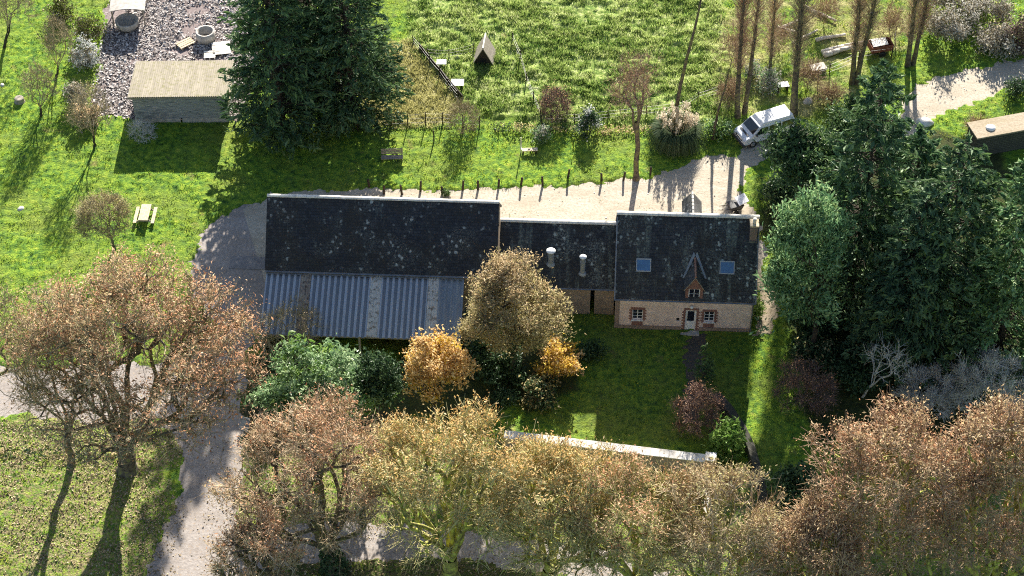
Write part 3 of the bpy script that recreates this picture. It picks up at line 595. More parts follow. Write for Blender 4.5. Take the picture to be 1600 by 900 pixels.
rb = MB(); rb.prism([(xr-0.6, DP/2+2.4, RG-0.95), (xr+0.6, DP/2+2.4, RG-0.95), (xr+0.6, DP/2+2.4, RG-3), (xr-0.6, DP/2+2.4, RG-3)], (0, -0.3, 0)); rb.build('rear_dormer_wall', M['brick'], rdo)

# --- barn with its lean-to
ro = G(420, 306, 8.0); BW, BD, BE, BR = 17.35, 7.7, 4.15, 8.0
bo = np.array([ro[0], ro[1], 0])-EY*BD/2
barn = thing('barn', 'long barn with black slate roof and blue corrugated steel lean-to in front', 'barn', bo, YAW)
BH = [(0.8, 4.2, 0.0, 2.9), (7.6, 10.4, 0, 2.9)]
shell(BW, BD, BE, BR, BH).build('wall', M['wall_barn'], barn)
rf = gable_roof(BW, BD, BE, BR, 0.15, 0.14, 0.12).build('roof', M['slate_barn'], barn)
ridge_tiles(BW, BD/2, BR+0.1, 0.13, 0.12).build('ridge', M['ridge'], rf)
gutter(BW, -0.23, BE-0.12, 0.1, 0.1).build('gutter', M['zinc'], barn)
LX0, LX1, LY, LZ0, LZ1 = 0.0, 15.0, -5.2, 3.86, 2.3
def corr_panel(x0, x1, amp=0.065, pitch=0.44, seg=8, y0=-0.12, y1=LY, lift=0.0, waves=None):
    n = max(2, int((x1-x0)/pitch*seg)); V = []; 
    for j, y in enumerate((y0, (y0+y1)/2, y1)):
        z = LZ0+(LZ1-LZ0)*(y-(-0.12))/(LY+0.12)
        for i in range(n+1):
            x = x0+(x1-x0)*i/n; V.append((x, y, z+amp*math.cos(2*math.pi*x/pitch)+lift))
    F_ = [(j*(n+1)+i, (j+1)*(n+1)+i, (j+1)*(n+1)+i+1, j*(n+1)+i+1) for j in range(2) for i in range(n)]
    return V, F_
lean = MB()
for x in (0.1, 3.6, 7.4, 11.2, 14.9): lean.box(x-0.08, x+0.08, LY+0.25, LY+0.41, 0, 2.1)
lean.box(0.0, 15.0, LY+0.26, LY+0.40, 1.93, 2.08)
for x in np.linspace(0.1, 14.9, 9): lean.slab([(x-0.04, LY+0.2, LZ1-0.02), (x+0.04, LY+0.2, LZ1-0.02), (x+0.04, -0.1, LZ0-0.09), (x-0.04, -0.1, LZ0-0.09)], 0.14)
lean = lean.build('lean_to', M['greywood'], barn)
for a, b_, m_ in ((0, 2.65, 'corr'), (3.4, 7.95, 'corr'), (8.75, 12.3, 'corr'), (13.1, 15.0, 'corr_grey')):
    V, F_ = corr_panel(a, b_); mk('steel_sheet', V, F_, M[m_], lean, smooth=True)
for a, b_, m_ in ((2.62, 3.43, 'clear'), (7.92, 8.78, 'clear2'), (12.27, 13.13, 'clear2')):
    V, F_ = corr_panel(a, b_, 0.03, 0.2, 8, lift=0.05); mk('light_sheet', V, F_, M[m_], lean, smooth=True)
fl = MB(); fl.slab([(0, -0.35, LZ0-0.03), (15, -0.35, LZ0-0.03), (15, -0.02, LZ0+0.14), (0, -0.02, LZ0+0.14)], 0.02); fl.build('flashing', M['zinc'], lean)
bw_ = MB(); bw_.box(0.06, 0.2, LY+0.45, -0.02, 0, 2.0); bw_.prism([(0.06, LY+0.45, 2.0), (0.06, -0.02, 2.0), (0.06, -0.02, 3.6)], (0.14, 0, 0)); bw_.build('end_boarding', M['boards'], lean)

# --- low link between barn and house
lo = G(779, 344, 6.5); LW, LD, LE, LR = 8.98, 6.8, 3.1, 6.5
lo = np.array([lo[0], lo[1], 0])-EY*LD/2+EX*0.14
link = thing('outbuilding', 'low stone outbuilding between barn and house with two metal flues on its slate roof', 'outbuilding', lo, YAW)
LWD = LW-0.16
shell(LWD, LD, LE, LR, [(0.6, 1.6, 0, 2.0), (2.2, 3.0, 1, 1.9), (7.0, 7.32, 0, 2.9)]).build('wall', M['wall_link'], link)
rf = gable_roof(LWD, LD, LE, LR, 0.15, 0.12, 0.0).build('roof', M['slate_link'], link)
ridge_tiles(LWD, LD/2, LR+0.08, 0.16, 0.0).build('ridge', M['ridge'], rf)
gutter(LWD, -0.22, LE-0.1, 0.07, 0).build('gutter', M['zinc'], link)
lsl = (LR-LE)/(LD/2)
for xf, hz, rr, cr in ((3.92, 1.35, 0.22, 0.36), (6.35, 1.7, 0.19, 0.28)):
    zb = 4.2 if xf < 5 else 3.75; yb_ = (zb-LE)/lsl
    f = MB(); f.tube((xf, yb_, zb-0.3), (xf, yb_, zb+hz), rr, None, 16); f.lathe([(rr+0.12, 0.0), (rr+0.02, 0.18)], (xf, yb_, zb+0.05), 16); f.lathe([(rr+0.025, 0), (rr+0.025, 0.06)], (xf, yb_, zb+hz-0.45), 16)
    fo = f.build('flue', M['flue'], link)
    f = MB(); f.lathe([(cr, 0.0), (cr*0.98, 0.03), (cr*0.6, 0.12), (0.02, 0.16)], (xf, yb_, zb+hz+0.10), 20)
    f.tube((xf-rr*0.8, yb_, zb+hz-0.02), (xf-rr*0.8, yb_, zb+hz+0.12), 0.015); f.tube((xf+rr*0.8, yb_, zb+hz-0.02), (xf+rr*0.8, yb_, zb+hz+0.12), 0.015)
    f.build('cowl', M['whitegloss'], fo, True)

# --- shed
so = G(213, 193); SW, SD = 7.9, 5.0; syaw = R(1.0)
shed = thing('shed', 'grey boarded shed with a sunlit beige corrugated roof beside the tall dark cypress', 'shed', so, syaw)
wb = MB()
rg = np.random.default_rng(4)
for i in range(15):
    z = 0.55+i*0.168; wb.box(0, SW, -0.02-0.012*(i % 2), 0.08, z, z+0.163); 
    for x in (0, SW): wb.box(x-0.03-0.006*(i % 2), x+0.03, 0.1, SD-0.02, z*0.8, z*0.8+0.13)
wb.box(0, SW, SD-0.08, SD, 0, 2.3)
wb.build('board_wall', M['boards'], shed)
pl_ = MB(); pl_.box(-0.02, SW*0.48, -0.05, 0.06, 0, 0.54); pl_.box(SW*0.5, SW+0.02, -0.05, 0.06, 0, 0.54); pl_.build('concrete_base', M['concrete'], shed)
n = 260; V = []
for y, z in ((-0.3, 3.13), (SD/2, 2.82), (SD+0.3, 2.5)):
    for i in range(n+1): x = -0.3+(SW+0.6)*i/n; V.append((x, y, z+0.03*math.cos(2*math.pi*x/0.177)))
mk('roof', V, [(j*(n+1)+i, j*(n+1)+i+1, (j+1)*(n+1)+i+1, (j+1)*(n+1)+i) for j in range(2) for i in range(n)], M['fibre'], shed, smooth=True)
fb = MB(); fb.box(-0.3, SW+0.3, -0.3, -0.27, 2.9, 3.07); fb.build('fascia', M['greywood'], shed)
ba = MB(); ba.box(SW+0.16, SW+0.24, -0.25, SD+0.2, 2.4, 2.52); ba.build('barge_board', M['palewood'], shed)

# --- garden wall with broad pale coping
a = G(788, 677, 1.9); b_ = G(1112, 716, 1.9); L = float(np.hypot(*(b_-a)[:2])); ang = math.atan2(b_[1]-a[1], b_[0]-a[0])
gw = thing('garden_wall', 'garden wall with a broad white coping, behind the russet tree row', 'wall', (a[0], a[1], 0), ang)
k = MB(); k.box(0, L-0.4, -0.2, 0.2, -0.1, 1.78); k.build('stonework', M['wall_barn'], gw)
k = MB(); nn_ = 22
for i in range(nn_): k.slab([(i*(L-0.4)/nn_+0.006, -0.34, 1.80+0.01*(i % 3)), ((i+1)*(L-0.4)/nn_-0.006, -0.34, 1.80+0.01*(i % 3)), ((i+1)*(L-0.4)/nn_-0.006, 0.30, 1.9+0.008*(i % 2)), (i*(L-0.4)/nn_+0.006, 0.30, 1.9+0.008*(i % 2))], 0.08)
k.build('coping', M['coping'], gw)
k = MB(); k.box(L-0.4, L+0.25, -0.33, 0.33, -0.1, 2.0); pil = k.build('pillar', M['plinth'], gw)
k = MB(); k.box(L-0.46, L+0.31, -0.39, 0.39, 2.0, 2.09); k.box(L-0.22, L+0.08, -0.15, 0.15, 2.09, 2.2); k.build('pillar_cap', M['coping'], pil)
k = MB(); k.box(L-0.1, L+0.1, -6.5, -0.34, -0.1, 1.2); k.box(L-0.16, L+0.16, -6.5, -0.34, 1.2, 1.27); k.build('return_wall', M['concrete'], gw)

# --- curved low stone wall on the right of the garden
pts = [(1118, 628), (1138, 650), (1158, 680), (1172, 710), (1182, 745), (1190, 780), (1200, 820)]
pts = [G(*p) for p in pts]; k = MB(); cr_ = []
for i, p in enumerate(pts):
    t = pts[min(i+1, len(pts)-1)]-pts[max(i-1, 0)]; n_ = np.array([-t[1], t[0], 0])/np.hypot(t[0], t[1]); cr_.append((p-n_*0.28, p+n_*0.28))
for (a0, b0), (a1, b1) in zip(cr_, cr_[1:]):
    h = np.array([0, 0, 0.95]); dn = np.array([0, 0, -0.1])
    k.add([a0+dn, b0+dn, b1+dn, a1+dn, a0+h, b0+h, b1+h, a1+h], [(4, 7, 6, 5), (0, 4, 5, 1)[::-1], (0, 3, 7, 4)[::-1], (1, 5, 6, 2)[::-1]])
tag(k.build('stone_wall', M['stone_dark']), 'curved dark mossy dry stone wall at the right end of the garden', 'wall')

# --- flat roofed building at the right edge
fo = G(1520, 250); fb_yaw = R(15)
fr = thing('flat_building', 'low building with pale flat roof at the right edge of the photo', 'building', fo, fb_yaw)
k = MB(); k.box(0.15, 9.8, 0.15, 1.95, -0.1, 2.2); k.build('wall', M['stone_dark'], fr)
k = MB(); k.box(0, 10, 0, 2.1, 2.21, 2.35); r_ = k.build('roof', M['sidepath'], fr)
k = MB(); k.lathe([(0.42, 2.352), (0.40, 2.44), (0.25, 2.52), (0.02, 2.54)], (1.6, 0.95, 0), 14); k.build('roof_dome', M['white'], r_, True)
#@@TREES

# ------------------------------------------------------------------ trees and plants
def unit(v): return v/np.maximum(np.linalg.norm(v, axis=-1, keepdims=True), 1e-9)
def tubes_arrays(segs, k):
    a = np.array([s[0] for s in segs]); b = np.array([s[1] for s in segs]); ra = np.array([s[2] for s in segs]); rb = np.array([s[3] for s in segs])
    d = unit(b-a); ref = np.where(np.abs(d[:, 2:3]) < 0.85, np.array([[0, 0, 1.]]), np.array([[1., 0, 0]]))
    u = unit(np.cross(d, ref)); v = np.cross(d, u); n = len(a)
    an = 2*np.pi*np.arange(k)/k; ring = u[:, None, :]*np.cos(an)[None, :, None]+v[:, None, :]*np.sin(an)[None, :, None]
    b = b+d*(rb[:, None]*0.4)
    V = np.concatenate([a[:, None]+ring*ra[:, None, None], b[:, None]+ring*rb[:, None, None]], 1).reshape(-1, 3)
    i = np.arange(k); f = np.stack([i, (i+1) % k, k+(i+1) % k, k+i], -1)
    F = (f[None]+(np.arange(n)*2*k)[:, None, None]).reshape(-1, 4)
    return V, F
def grow(tips, base, fork, rng, rt, rtrunk, expo=0.44, frac=0.42, lean=(0, 0), wob=0.12, first=4):
    """limbs that reach every tip of a crown: clusters of tips share a bough, halved again and again"""
    segs = []; last = {}
    def bez(p0, d0, p1, r0, r1, n):
        L = np.linalg.norm(p1-p0); c = p0+d0*L*0.45; pr = p0
        jit = rng.normal(0, wob*L*0.25, (n+1, 3))
        for i in range(1, n+1):
            t = i/n; q = (1-t)**2*p0+2*t*(1-t)*c+t*t*p1+(jit[i] if i < n else 0)
            segs.append((pr, q, r0+(r1-r0)*(i-1)/n, r0+(r1-r0)*i/n)); pr = q
        return unit(p1-c)
    def rec(p, d, ids, r, depth):
        n = len(ids); T = tips[ids]; c = T.mean(0)
        if n <= 1:
            dd = bez(p, d, T[0], r, rt*0.6, 2); last[ids[0]] = (p, dd); return
        f = frac+0.1*rng.random() if n > 6 else 0.5
        e = p+(c-p)*f+rng.normal(0, 0.06*np.linalg.norm(c-p), 3)
        r1 = max(rt, rtrunk*0.8*(n/len(tips))**expo)
        d1 = bez(p, d, e, r, r1, 3 if n > 6 else 2)
        Q = T-c; Q = Q-np.outer(Q@d1, d1)*0.7
        _, _, vt = np.linalg.svd(Q, full_matrices=False); ax = vt[0]+rng.normal(0, 0.15, 3); s = Q@ax; m = np.median(s)+rng.normal(0, 0.15)*s.std()
        A = ids[s < m]; B = ids[s >= m]
        if len(A) == 0 or len(B) == 0: A, B = ids[:n//2], ids[n//2:]
        for g_ in (A, B): rec(e, d1, g_, max(rt, rtrunk*0.8*(len(g_)/len(tips))**expo), depth+1)
    top = np.array([base[0]+lean[0], base[1]+lean[1], fork]); b0 = np.array([base[0], base[1], base[2]-0.15])
    m1 = b0+(top-b0)*0.12
    segs.append((b0, m1, rtrunk*1.7, rtrunk*1.12)); d = bez(m1, unit(top-m1), top, rtrunk*1.12, rtrunk*0.92, 4)
    ids = np.arange(len(tips)); rel = tips-top; az = np.arctan2(rel[:, 1], rel[:, 0]); az = (az+rng.uniform(0, 6.28)) % (2*np.pi); hi = rel[:, 2] > np.quantile(rel[:, 2], 0.72)
    cut = np.floor(az/(2*np.pi)*first).astype(int); cut[hi & (np.hypot(rel[:, 0], rel[:, 1]) < np.quantile(np.hypot(rel[:, 0], rel[:, 1]), 0.6))] = first
    for kx in range(first+1):
        gi = ids[cut == kx]
        if len(gi): rec(top+rng.normal(0, 0.1*rtrunk, 3)-np.array([0, 0, rng.random()*0.25*(fork-base[2])])*(kx < first)*(fork-base[2] > 1), unit(d*0.6+unit(tips[gi].mean(0)-top)), gi, max(rt, rtrunk*0.75*(len(gi)/len(tips))**expo), 0)
    return segs, last
def dome(rng, n, c, rad, inner=0.45, cut=-0.55, lump=0.28, power=0.6, clump=0):
    d = unit(rng.normal(0, 1, (n*4, 3)))
    if clump:
        k_ = unit(rng.normal(0, 1, (max(20, n//clump), 3))); d = unit(k_[rng.integers(0, len(k_), n*4)]+rng.normal(0, 0.085, (n*4, 3))); hsh = (0.80 if lump > 0.15 else 0.93)+(0.28 if lump > 0.15 else 0.1)*_h((d[:, 0]*1e3).astype(int)*0+np.argmax(d@k_.T, 1), np.zeros(n*4, int), 3)
    else: hsh = np.ones(n*4)
    hsh = hsh[d[:, 2] > cut][:n]; d = d[d[:, 2] > cut][:n]; n = len(d); ph = rng.uniform(0, 6, 8)
    l = sum(np.sin(d[:, i % 3]*(2.5+1.3*i)+d[:, (i+1) % 3]*(3.1+0.9*i)+ph[i]) for i in range(5))/5
    r = (inner+(1-inner)*rng.random(n)**power)*(1-lump*0.5+lump*l)*hsh
    return np.asarray(c)+d*r[:, None]*np.asarray(rad)
def leafcards(cent, s0, s1, rng, asp=0.65, up=0.0, axis_=None):
    n = len(cent); nrm = rng.normal(0, 1, (n, 3)); nrm[:, 2] += up; nrm = unit(nrm)
    t = rng.normal(0, 1, (n, 3)) if axis_ is None else axis_+rng.normal(0, 0.35, (n, 3))
    e1 = unit(t-nrm*np.sum(t*nrm, 1, keepdims=True)); e2 = np.cross(nrm, e1); s = (s0*0.7+(s1*1.25-s0*0.7)*rng.random(n)**1.6)[:, None]
    bend = nrm*s*0.25
    V = np.stack([cent-e1*s, cent+e2*s*asp*0.8+bend, cent+e1*s, cent-e2*s*asp*0.8+bend], 1).reshape(-1, 3)
    return V, np.arange(4*n).reshape(n, 4)
def twigs_arr(starts, dirs, L, r, rng):
    segs = []; n = len(starts); ln = L*rng.uniform(0.5, 1.2, n); side = rng.normal(0, 0.25, (n, 3))
    mid = starts+dirs*ln[:, None]*0.5+side*ln[:, None]*0.2; end = starts+(dirs+side*0.8)*ln[:, None]
    segs = [(starts[i], mid[i], r, r*0.8) for i in range(n)]+[(mid[i], end[i], r*0.8, r*0.45) for i in range(n)]
    return segs, mid, end
def spot(ub, vb, uc, vc, au, bv, squeeze=0.95):
    B = G(ub, vb); y = B[1]; z = ZV(y, vc); mp = MPP(y, z); x = (uc-800)*mp; rx = au*mp; b = bv*mp
    ry = min(rx*squeeze, 0.8*b/math.sin(PITCH)); rz = math.sqrt(max(b*b-(ry*math.sin(PITCH))**2, (0.35*b)**2))/math.cos(PITCH)
    return B, np.array([x, y, z]), np.array([rx, ry, rz])
def woody(name, label, cat, place, seed, tips=500, rtrunk=0.3, fork=0.25, twig=5, tw_len=0.8, tw_r=0.012, leaves=6, ls=(0.07, 0.14), leaf='russet', leaf2=None, mix2=0.0,
          twigm='twig', bark='bark', lean=True, first=4, inner=0.45, cut=-0.5, lump=0.28, group=None, rt=0.02, leafspread=0.22, power=0.42, up=0.25, ground=False, fh=None, topb=0.0, expo=0.44, ivy=None, split_at=None):
    if ground: place = (place[0], place[3]+0.5*place[5], *place[2:])
    rng = np.random.default_rng(seed); B, c, rad = spot(*place)
    P = dome(rng, tips, c-B, rad*(1.13 if tips > 400 else 1), inner, cut, lump, power, 9 if tips > 400 else 0); P = P[P[:, 2] > 0.3]
    ln = ((c-B)[0]*0.35, 0) if lean else (0, 0)
    fz = fh or max(0.25, (c-B)[2]-rad[2])*0.55+fork*(c-B)[2]*0.5
    segs, last = grow(P, np.zeros(3), fz, rng, rt, rtrunk, lean=(ln[0]*(0.25 if fh else 1), 0), first=first, expo=expo)
    root = thing(name, label, cat, B, 0, group)
    big = [s for s in segs if s[2] > max(0.055, rt*1.3)]; small = [s for s in segs if s[2] <= max(0.055, rt*1.3)]
    V, F = tubes_arrays(big, 8) if big else tubes_arrays(segs[:3], 6); mk('trunk', V, F, M[bark], root, smooth=True)
    ids = np.array(sorted(last)); st = P[ids]; dr = np.array([last[i][1] for i in ids])
    st2 = np.repeat(st, twig, 0); base2 = np.repeat(np.array([last[i][0] for i in ids]), twig, 0); t = rng.uniform(0.35, 1.0, (len(st2), 1)); s0 = base2+(st2-base2)*t
    if topb:
        kp = rng.random(len(st2)) < np.clip(1.0-0.75*topb*(0.45-(st2[:, 2]-(c-B)[2])/rad[2]), 0.30, 1)
        st2 = st2[kp]; s0 = s0[kp]; drr = np.repeat(dr, twig, 0)[kp]; tipid = np.repeat(np.arange(len(st)), twig)[kp]
    else: drr = np.repeat(dr, twig, 0); tipid = np.repeat(np.arange(len(st)), twig)
    out = unit(st2-(c-B)*np.array([1, 1, 0.6])); dd = unit(drr*0.6+out*0.5+rng.normal(0, 0.55, s0.shape)+np.array([0, 0, up]))
    tsegs, mid, end = twigs_arr(s0, dd, tw_len, tw_r, rng)
    V1, F1 = tubes_arrays(small, 4) if small else (np.zeros((0, 3)), np.zeros((0, 4), int)); V2, F2 = tubes_arrays(tsegs, 3)
    Vs = [V1, V2]; Fs = [F1, F2+len(V1)]; mi = [np.zeros(len(F1)), np.zeros(len(F2))]; tn = [np.repeat(rng.random(len(F1)//4 or 1), 4)[:len(F1)] if len(F1) else np.zeros(0), np.repeat(rng.random(len(F2)//3), 3)]
    nv = len(V1)+len(V2); mats = [M[twigm], M[leaf]]
    if leaves:
        own = rng.integers(0, len(end), int(len(st)*leaves))
        if topb: own = own[rng.random(len(own)) < np.clip(1.0-topb*(0.55-(end[own, 2]-(c-B)[2])/rad[2]), 0.12, 1)]
        k = rng.uniform(0.2, 1.05, (len(own), 1)); cc = mid[own]+(end[own]-mid[own])*k+rng.normal(0, leafspread, (len(own), 3))
        cl = np.clip(rng.random(len(st))[tipid[own]]*0.55+rng.normal(0.22, 0.22, len(own)), 0, 1)
        V3, F3 = leafcards(cc, ls[0], ls[1], rng, 0.5); sel = np.ones(len(cc))
        if leaf2:
            mats.append(M[leaf2]); hz = (cc[:, 2]-(c-B)[2])/rad[2]
            sel = np.where(hz+rng.normal(0, 0.35, len(cc)) > 1-2*mix2, 2, 1)
        Vs.append(V3); Fs.append(F3+nv); mi.append(sel); tn.append(cl); nv += len(V3)
    mk('crown', np.concatenate(Vs), np.concatenate(Fs), mats, root, tint=np.concatenate(tn), midx=np.concatenate(mi))
    if ivy:
        h = ivy; n = 1500; z = rng.uniform(0, h, n); rr = (rtrunk+0.12+0.5*rng.random(n))*(1-0.4*z/h); a = rng.uniform(0, 6.28, n)
        p = np.c_[rr*np.cos(a)+ln[0]*z/max(h, .1), rr*np.sin(a), z]; V, F = leafcards(p, 0.07, 0.14, rng); mk('ivy', V, F, M['ivy'], root, tint=rng.random(n))
    return root
def leafy(name, label, cat, place, seed, leaf, n=5000, ls=(0.1, 0.2), clumps=140, cs=0.45, trunk=0.12, bark='dark_bark', group=None, lump=0.35, cut=-0.7, asp=0.65, up=0.3, inner=0.5, leaf2=None, mix2=0.3, outw=0.0, ground=True, cone=0.0):
    if ground: place = (place[0], place[3]+0.5*place[5], *place[2:])
    rng = np.random.default_rng(seed); B, c, rad = spot(*place)
    P = dome(rng, clumps, c-B, rad*0.98, inner, cut, lump+0.12, 0.5, 5 if clumps > 60 else 0); P[:, 2] = np.maximum(P[:, 2], 0.1)
    if cone: hz = (P[:, 2]-(c-B)[2])/rad[2]; P[:, :2] = (c-B)[:2]+(P[:, :2]-(c-B)[:2])*(1-cone*hz)[:, None]
    segs, last = grow(P, np.zeros(3), max(0.15, ((c-B)[2]-rad[2])*0.8), rng, 0.015, trunk, first=5)
    root = thing(name, label, cat, B, 0, group); V, F = tubes_arrays(segs, 5); mk('trunk', V, F, M[bark], root, smooth=True)
    own = rng.integers(0, len(P), n); cc = P[own]+rng.normal(0, cs, (n, 3))*np.array([1, 1, 0.8]); cc[:, 2] = np.maximum(cc[:, 2], 0.04)
    ax = unit(cc-(c-B)*np.array([1, 1, 0.5])) if outw else None
    V, F = leafcards(cc, ls[0], ls[1], rng, asp, up, None if ax is None else ax*outw)
    cl = np.clip(rng.random(len(P))[own]*0.5+rng.normal(0.25, 0.2, n), 0, 1); mats = [M[leaf]]; mi = np.zeros(n)
    if leaf2: mats.append(M[leaf2]); mi = (rng.random(len(P))[own] < mix2).astype(int)
    mk('crown', V, F, mats, root, tint=cl, midx=mi); return root
def conifer(name, label, cat, B, H, Rb, seed, leaf, whorls=26, per=9, sprays=26, ss=(0.16, 0.32), droop=0.25, z0=0.06, prof=0.85, trunk=0.3, group=None, rag=0.25, asp=0.38, leaf2=None, mix2=0.25, up=0.5):
    rng = np.random.default_rng(seed); root = thing(name, label, cat, B, 0, group)
    segs = [((0, 0, -0.1), (0, 0, H*0.5), trunk, trunk*0.55), ((0, 0, H*0.5), (0, 0, H*0.97), trunk*0.55, 0.03)]
    segs = [(np.array(a, float), np.array(b, float), r0, r1) for a, b, r0, r1 in segs]; C_ = []; A_ = []; T_ = []
    for i in range(whorls):
        t = (i+0.5)/whorls; z = H*(z0+(1-z0)*t); L0 = Rb*(1-t)**prof*(0.55+0.45*min(1, t*6+0.5))+0.15; m = max(4, int(per*(1-t*0.5)))
        for j in range(m):
            a = rng.uniform(0, 6.28); L = L0*(1-rag+2*rag*rng.random()*0.8); el = 0.25-droop*rng.uniform(0.5, 1.4)+0.35*t
            d = np.array([math.cos(a), math.sin(a), el]); s = np.array([0, 0, z+rng.normal(0, H*0.012)]); e = s+d*L; e[2] -= droop*L*0.35; segs.append((s, e, 0.02+0.02*L*0.3, 0.008))
            ns = max(5, int(sprays*L/Rb+3)); u = rng.uniform(0.25, 1.05, ns)**0.75; p = s+(e-s)*u[:, None]; wd = 0.30*L*(1.15-u); pe = np.array([-math.sin(a), math.cos(a), 0])
            p = p+pe*(rng.normal(0, 0.6, ns)*wd)[:, None]+np.c_[np.zeros((ns, 2)), -0.10*rng.random(ns)*L+0.05]; C_.append(p)
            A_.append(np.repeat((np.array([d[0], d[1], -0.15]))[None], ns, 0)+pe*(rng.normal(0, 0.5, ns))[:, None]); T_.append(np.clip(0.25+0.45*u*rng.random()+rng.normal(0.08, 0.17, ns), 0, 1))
    C_ = np.concatenate(C_); A_ = np.concatenate(A_); T_ = np.concatenate(T_); C_[:, 2] = np.maximum(C_[:, 2], 0.15)
    V, F = tubes_arrays(segs, 5); mk('trunk', V, F, M['dark_bark'], root, smooth=True)
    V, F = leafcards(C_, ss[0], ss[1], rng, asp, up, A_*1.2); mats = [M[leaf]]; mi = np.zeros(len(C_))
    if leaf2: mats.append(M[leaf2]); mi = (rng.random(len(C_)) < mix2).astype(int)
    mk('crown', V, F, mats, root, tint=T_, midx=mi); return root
def poplar(name, label, u, v, ut, H, seed, r=0.24, twigs=700, z0=0.25, wid=1.9, bark='bark', fine='twig_russet', group=None, leaves=0, cat='tree', fork=None):
    rng = np.random.default_rng(seed); B = G(u, v); twigs = int(twigs*1.6); fine = 'twig_warm' if seed % 2 else fine; root = thing(name, label, cat, B, 0, group)
    zt = min(H, ZV(B[1], 0)); mp = MPP(B[1], zt); lean = ((ut-800)*mp-B[0])/max(zt, 1)      # slope of the stem as surveyed
    bend = np.cumsum(rng.normal(0, 0.035, (14, 2)), 0); n = 13; pts = [np.array([lean*H*i/n+bend[i, 0]*(i > 0), bend[i, 1]*(i > 0), H*i/n-(0.1 if i == 0 else 0)]) for i in range(n+1)]
    segs = [(pts[i], pts[i+1], r*(1.25 if i == 0 else 1)*(1-0.88*i/n), r*(1-0.88*(i+1)/n)) for i in range(n)]
    V, F = tubes_arrays(segs, 9); mk('trunk', V, F, M[bark], root, smooth=True)
    if twigs:
        t = z0+(1-z0)*rng.random(twigs)**0.9; P0 = np.array([np.interp(t*H, [p[2] for p in pts], [p[k] for p in pts]) for k in range(3)]).T
        a = rng.uniform(0, 6.28, twigs); L = wid*(0.35+0.9*np.sin(np.pi*np.clip((t-z0)/(1-z0), 0, 1)*0.85+0.25))*rng.uniform(0.4, 1.3, twigs)
        d = np.c_[np.cos(a)*0.62, np.sin(a)*0.62, rng.uniform(0.7, 1.3, twigs)]; d = unit(d); bs = []
        for i in range(twigs): bs.append((P0[i], P0[i]+d[i]*L[i], 0.018+0.012*L[i]*0.5, 0.008))
        e = P0+d*L[:, None]; k = 4; st = np.repeat(P0, k, 0)+np.repeat(d*L[:, None], k, 0)*rng.uniform(0.3, 1, (twigs*k, 1)); dd = unit(np.repeat(d, k, 0)+rng.normal(0, 0.5, (twigs*k, 3)))
        ts, mid, end = twigs_arr(st, dd, 0.65, 0.009, rng); V, F = tubes_arrays(bs+ts, 3); mats = [M[fine]]; tn = np.repeat(rng.random(len(F)//3), 3); mi = np.zeros(len(F))
        if leaves:
            own = rng.integers(0, len(end), leaves); V3, F3 = leafcards(end[own]+rng.normal(0, 0.08, (leaves, 3)), 0.05, 0.1, rng); F = np.concatenate([F, F3+len(V)]); V = np.concatenate([V, V3]); mats.append(M['russet']); tn = np.concatenate([tn, rng.random(leaves)]); mi = np.concatenate([mi, np.ones(leaves)])
        mk('crown', V, F, mats, root, tint=tn, midx=mi)
    return root

ROW = 'bare autumn trees in the row in front of the buildings'
# big foreground trees with the last russet leaves
woody('broad_tree', 'largest bare tree on the left, dark spreading limbs and a russet leaf rim', 'tree', (200, 735, 215, 560, 188, 156), 1, 1900, 0.60, 0.06, 6, 1.1, 0.017, 17, (0.07, 0.14), 'russet', 'beige', 0.12, 'twig', 'bark', first=11, inner=0.3, power=0.6, lump=0.12, cut=-0.9, fh=2.6, topb=0.75, expo=0.37)
woody('broad_tree', 'slimmer bare tree just left of the largest one, thin single trunk', 'tree', (112, 728, 92, 560, 92, 128), 2, 380, 0.24, 0.3, 5, 0.9, 0.013, 7, (0.06, 0.12), 'beige', None, 0, 'twig', 'bark', inner=0.4)
woody('broad_tree', 'bare tree cut off by the left edge of the photo', 'tree', (-70, 720, -22, 560, 92, 120), 3, 420, 0.3, 0.25, 5, 0.9, 0.013, 7, (0.06, 0.12), 'beige', None, 0, 'twig', 'bark', inner=0.4)
row = [((524, 892, 492, 752, 140, 138), 'leftmost tree of the front row, greyish with a russet tip above the green laurel', 'beige', 'russet', 0.3, 'twig_warm', 900, 13, 'bark', 2.5),
       ((704, 902, 700, 758, 126, 142), 'orange topped tree of the front row below the orange leafed tree', 'beige', 'orange', 0.6, 'twig_moss', 950, 15, 'moss_bark', None),
       ((852, 915, 872, 802, 122, 122), 'beige tree of the front row before the left end of the white coped wall', 'beige', 'orange', 0.4, 'twig_moss', 900, 14, 'moss_bark', None),
       ((1005, 945, 985, 820, 108, 110), 'beige tree of the front row before the middle of the white coped wall', 'beige', 'russet', 0.2, 'twig_moss', 850, 14, 'moss_bark', None),
       ((1135, 970, 1128, 828, 96, 112), 'lower tree of the front row at the right end of the white coped wall', 'beige', 'amber', 0.3, 'twig_warm', 750, 15, 'moss_bark', None),
       ((1285, 1000, 1275, 872, 88, 84), 'small russet tree of the front row at the bottom edge', 'russet', 'beige', 0.3, 'twig_russet', 650, 16, 'moss_bark', None),
       ((1432, 950, 1395, 770, 138, 152), 'large russet tree at bottom right with pale mossy limbs', 'russet', 'beige', 0.2, 'twig_russet', 1150, 15, 'moss_bark', None),
       ((1545, 960, 1560, 782, 128, 158), 'large russet tree in the bottom right corner', 'russet', 'beige', 0.2, 'twig_russet', 1050, 15, 'moss_bark', None),
       ((420, 1010, 405, 880, 80, 74), 'small bare tree at the bottom edge beside the drive', 'beige', 'russet', 0.3, 'twig_warm', 420, 9, 'bark', None)]
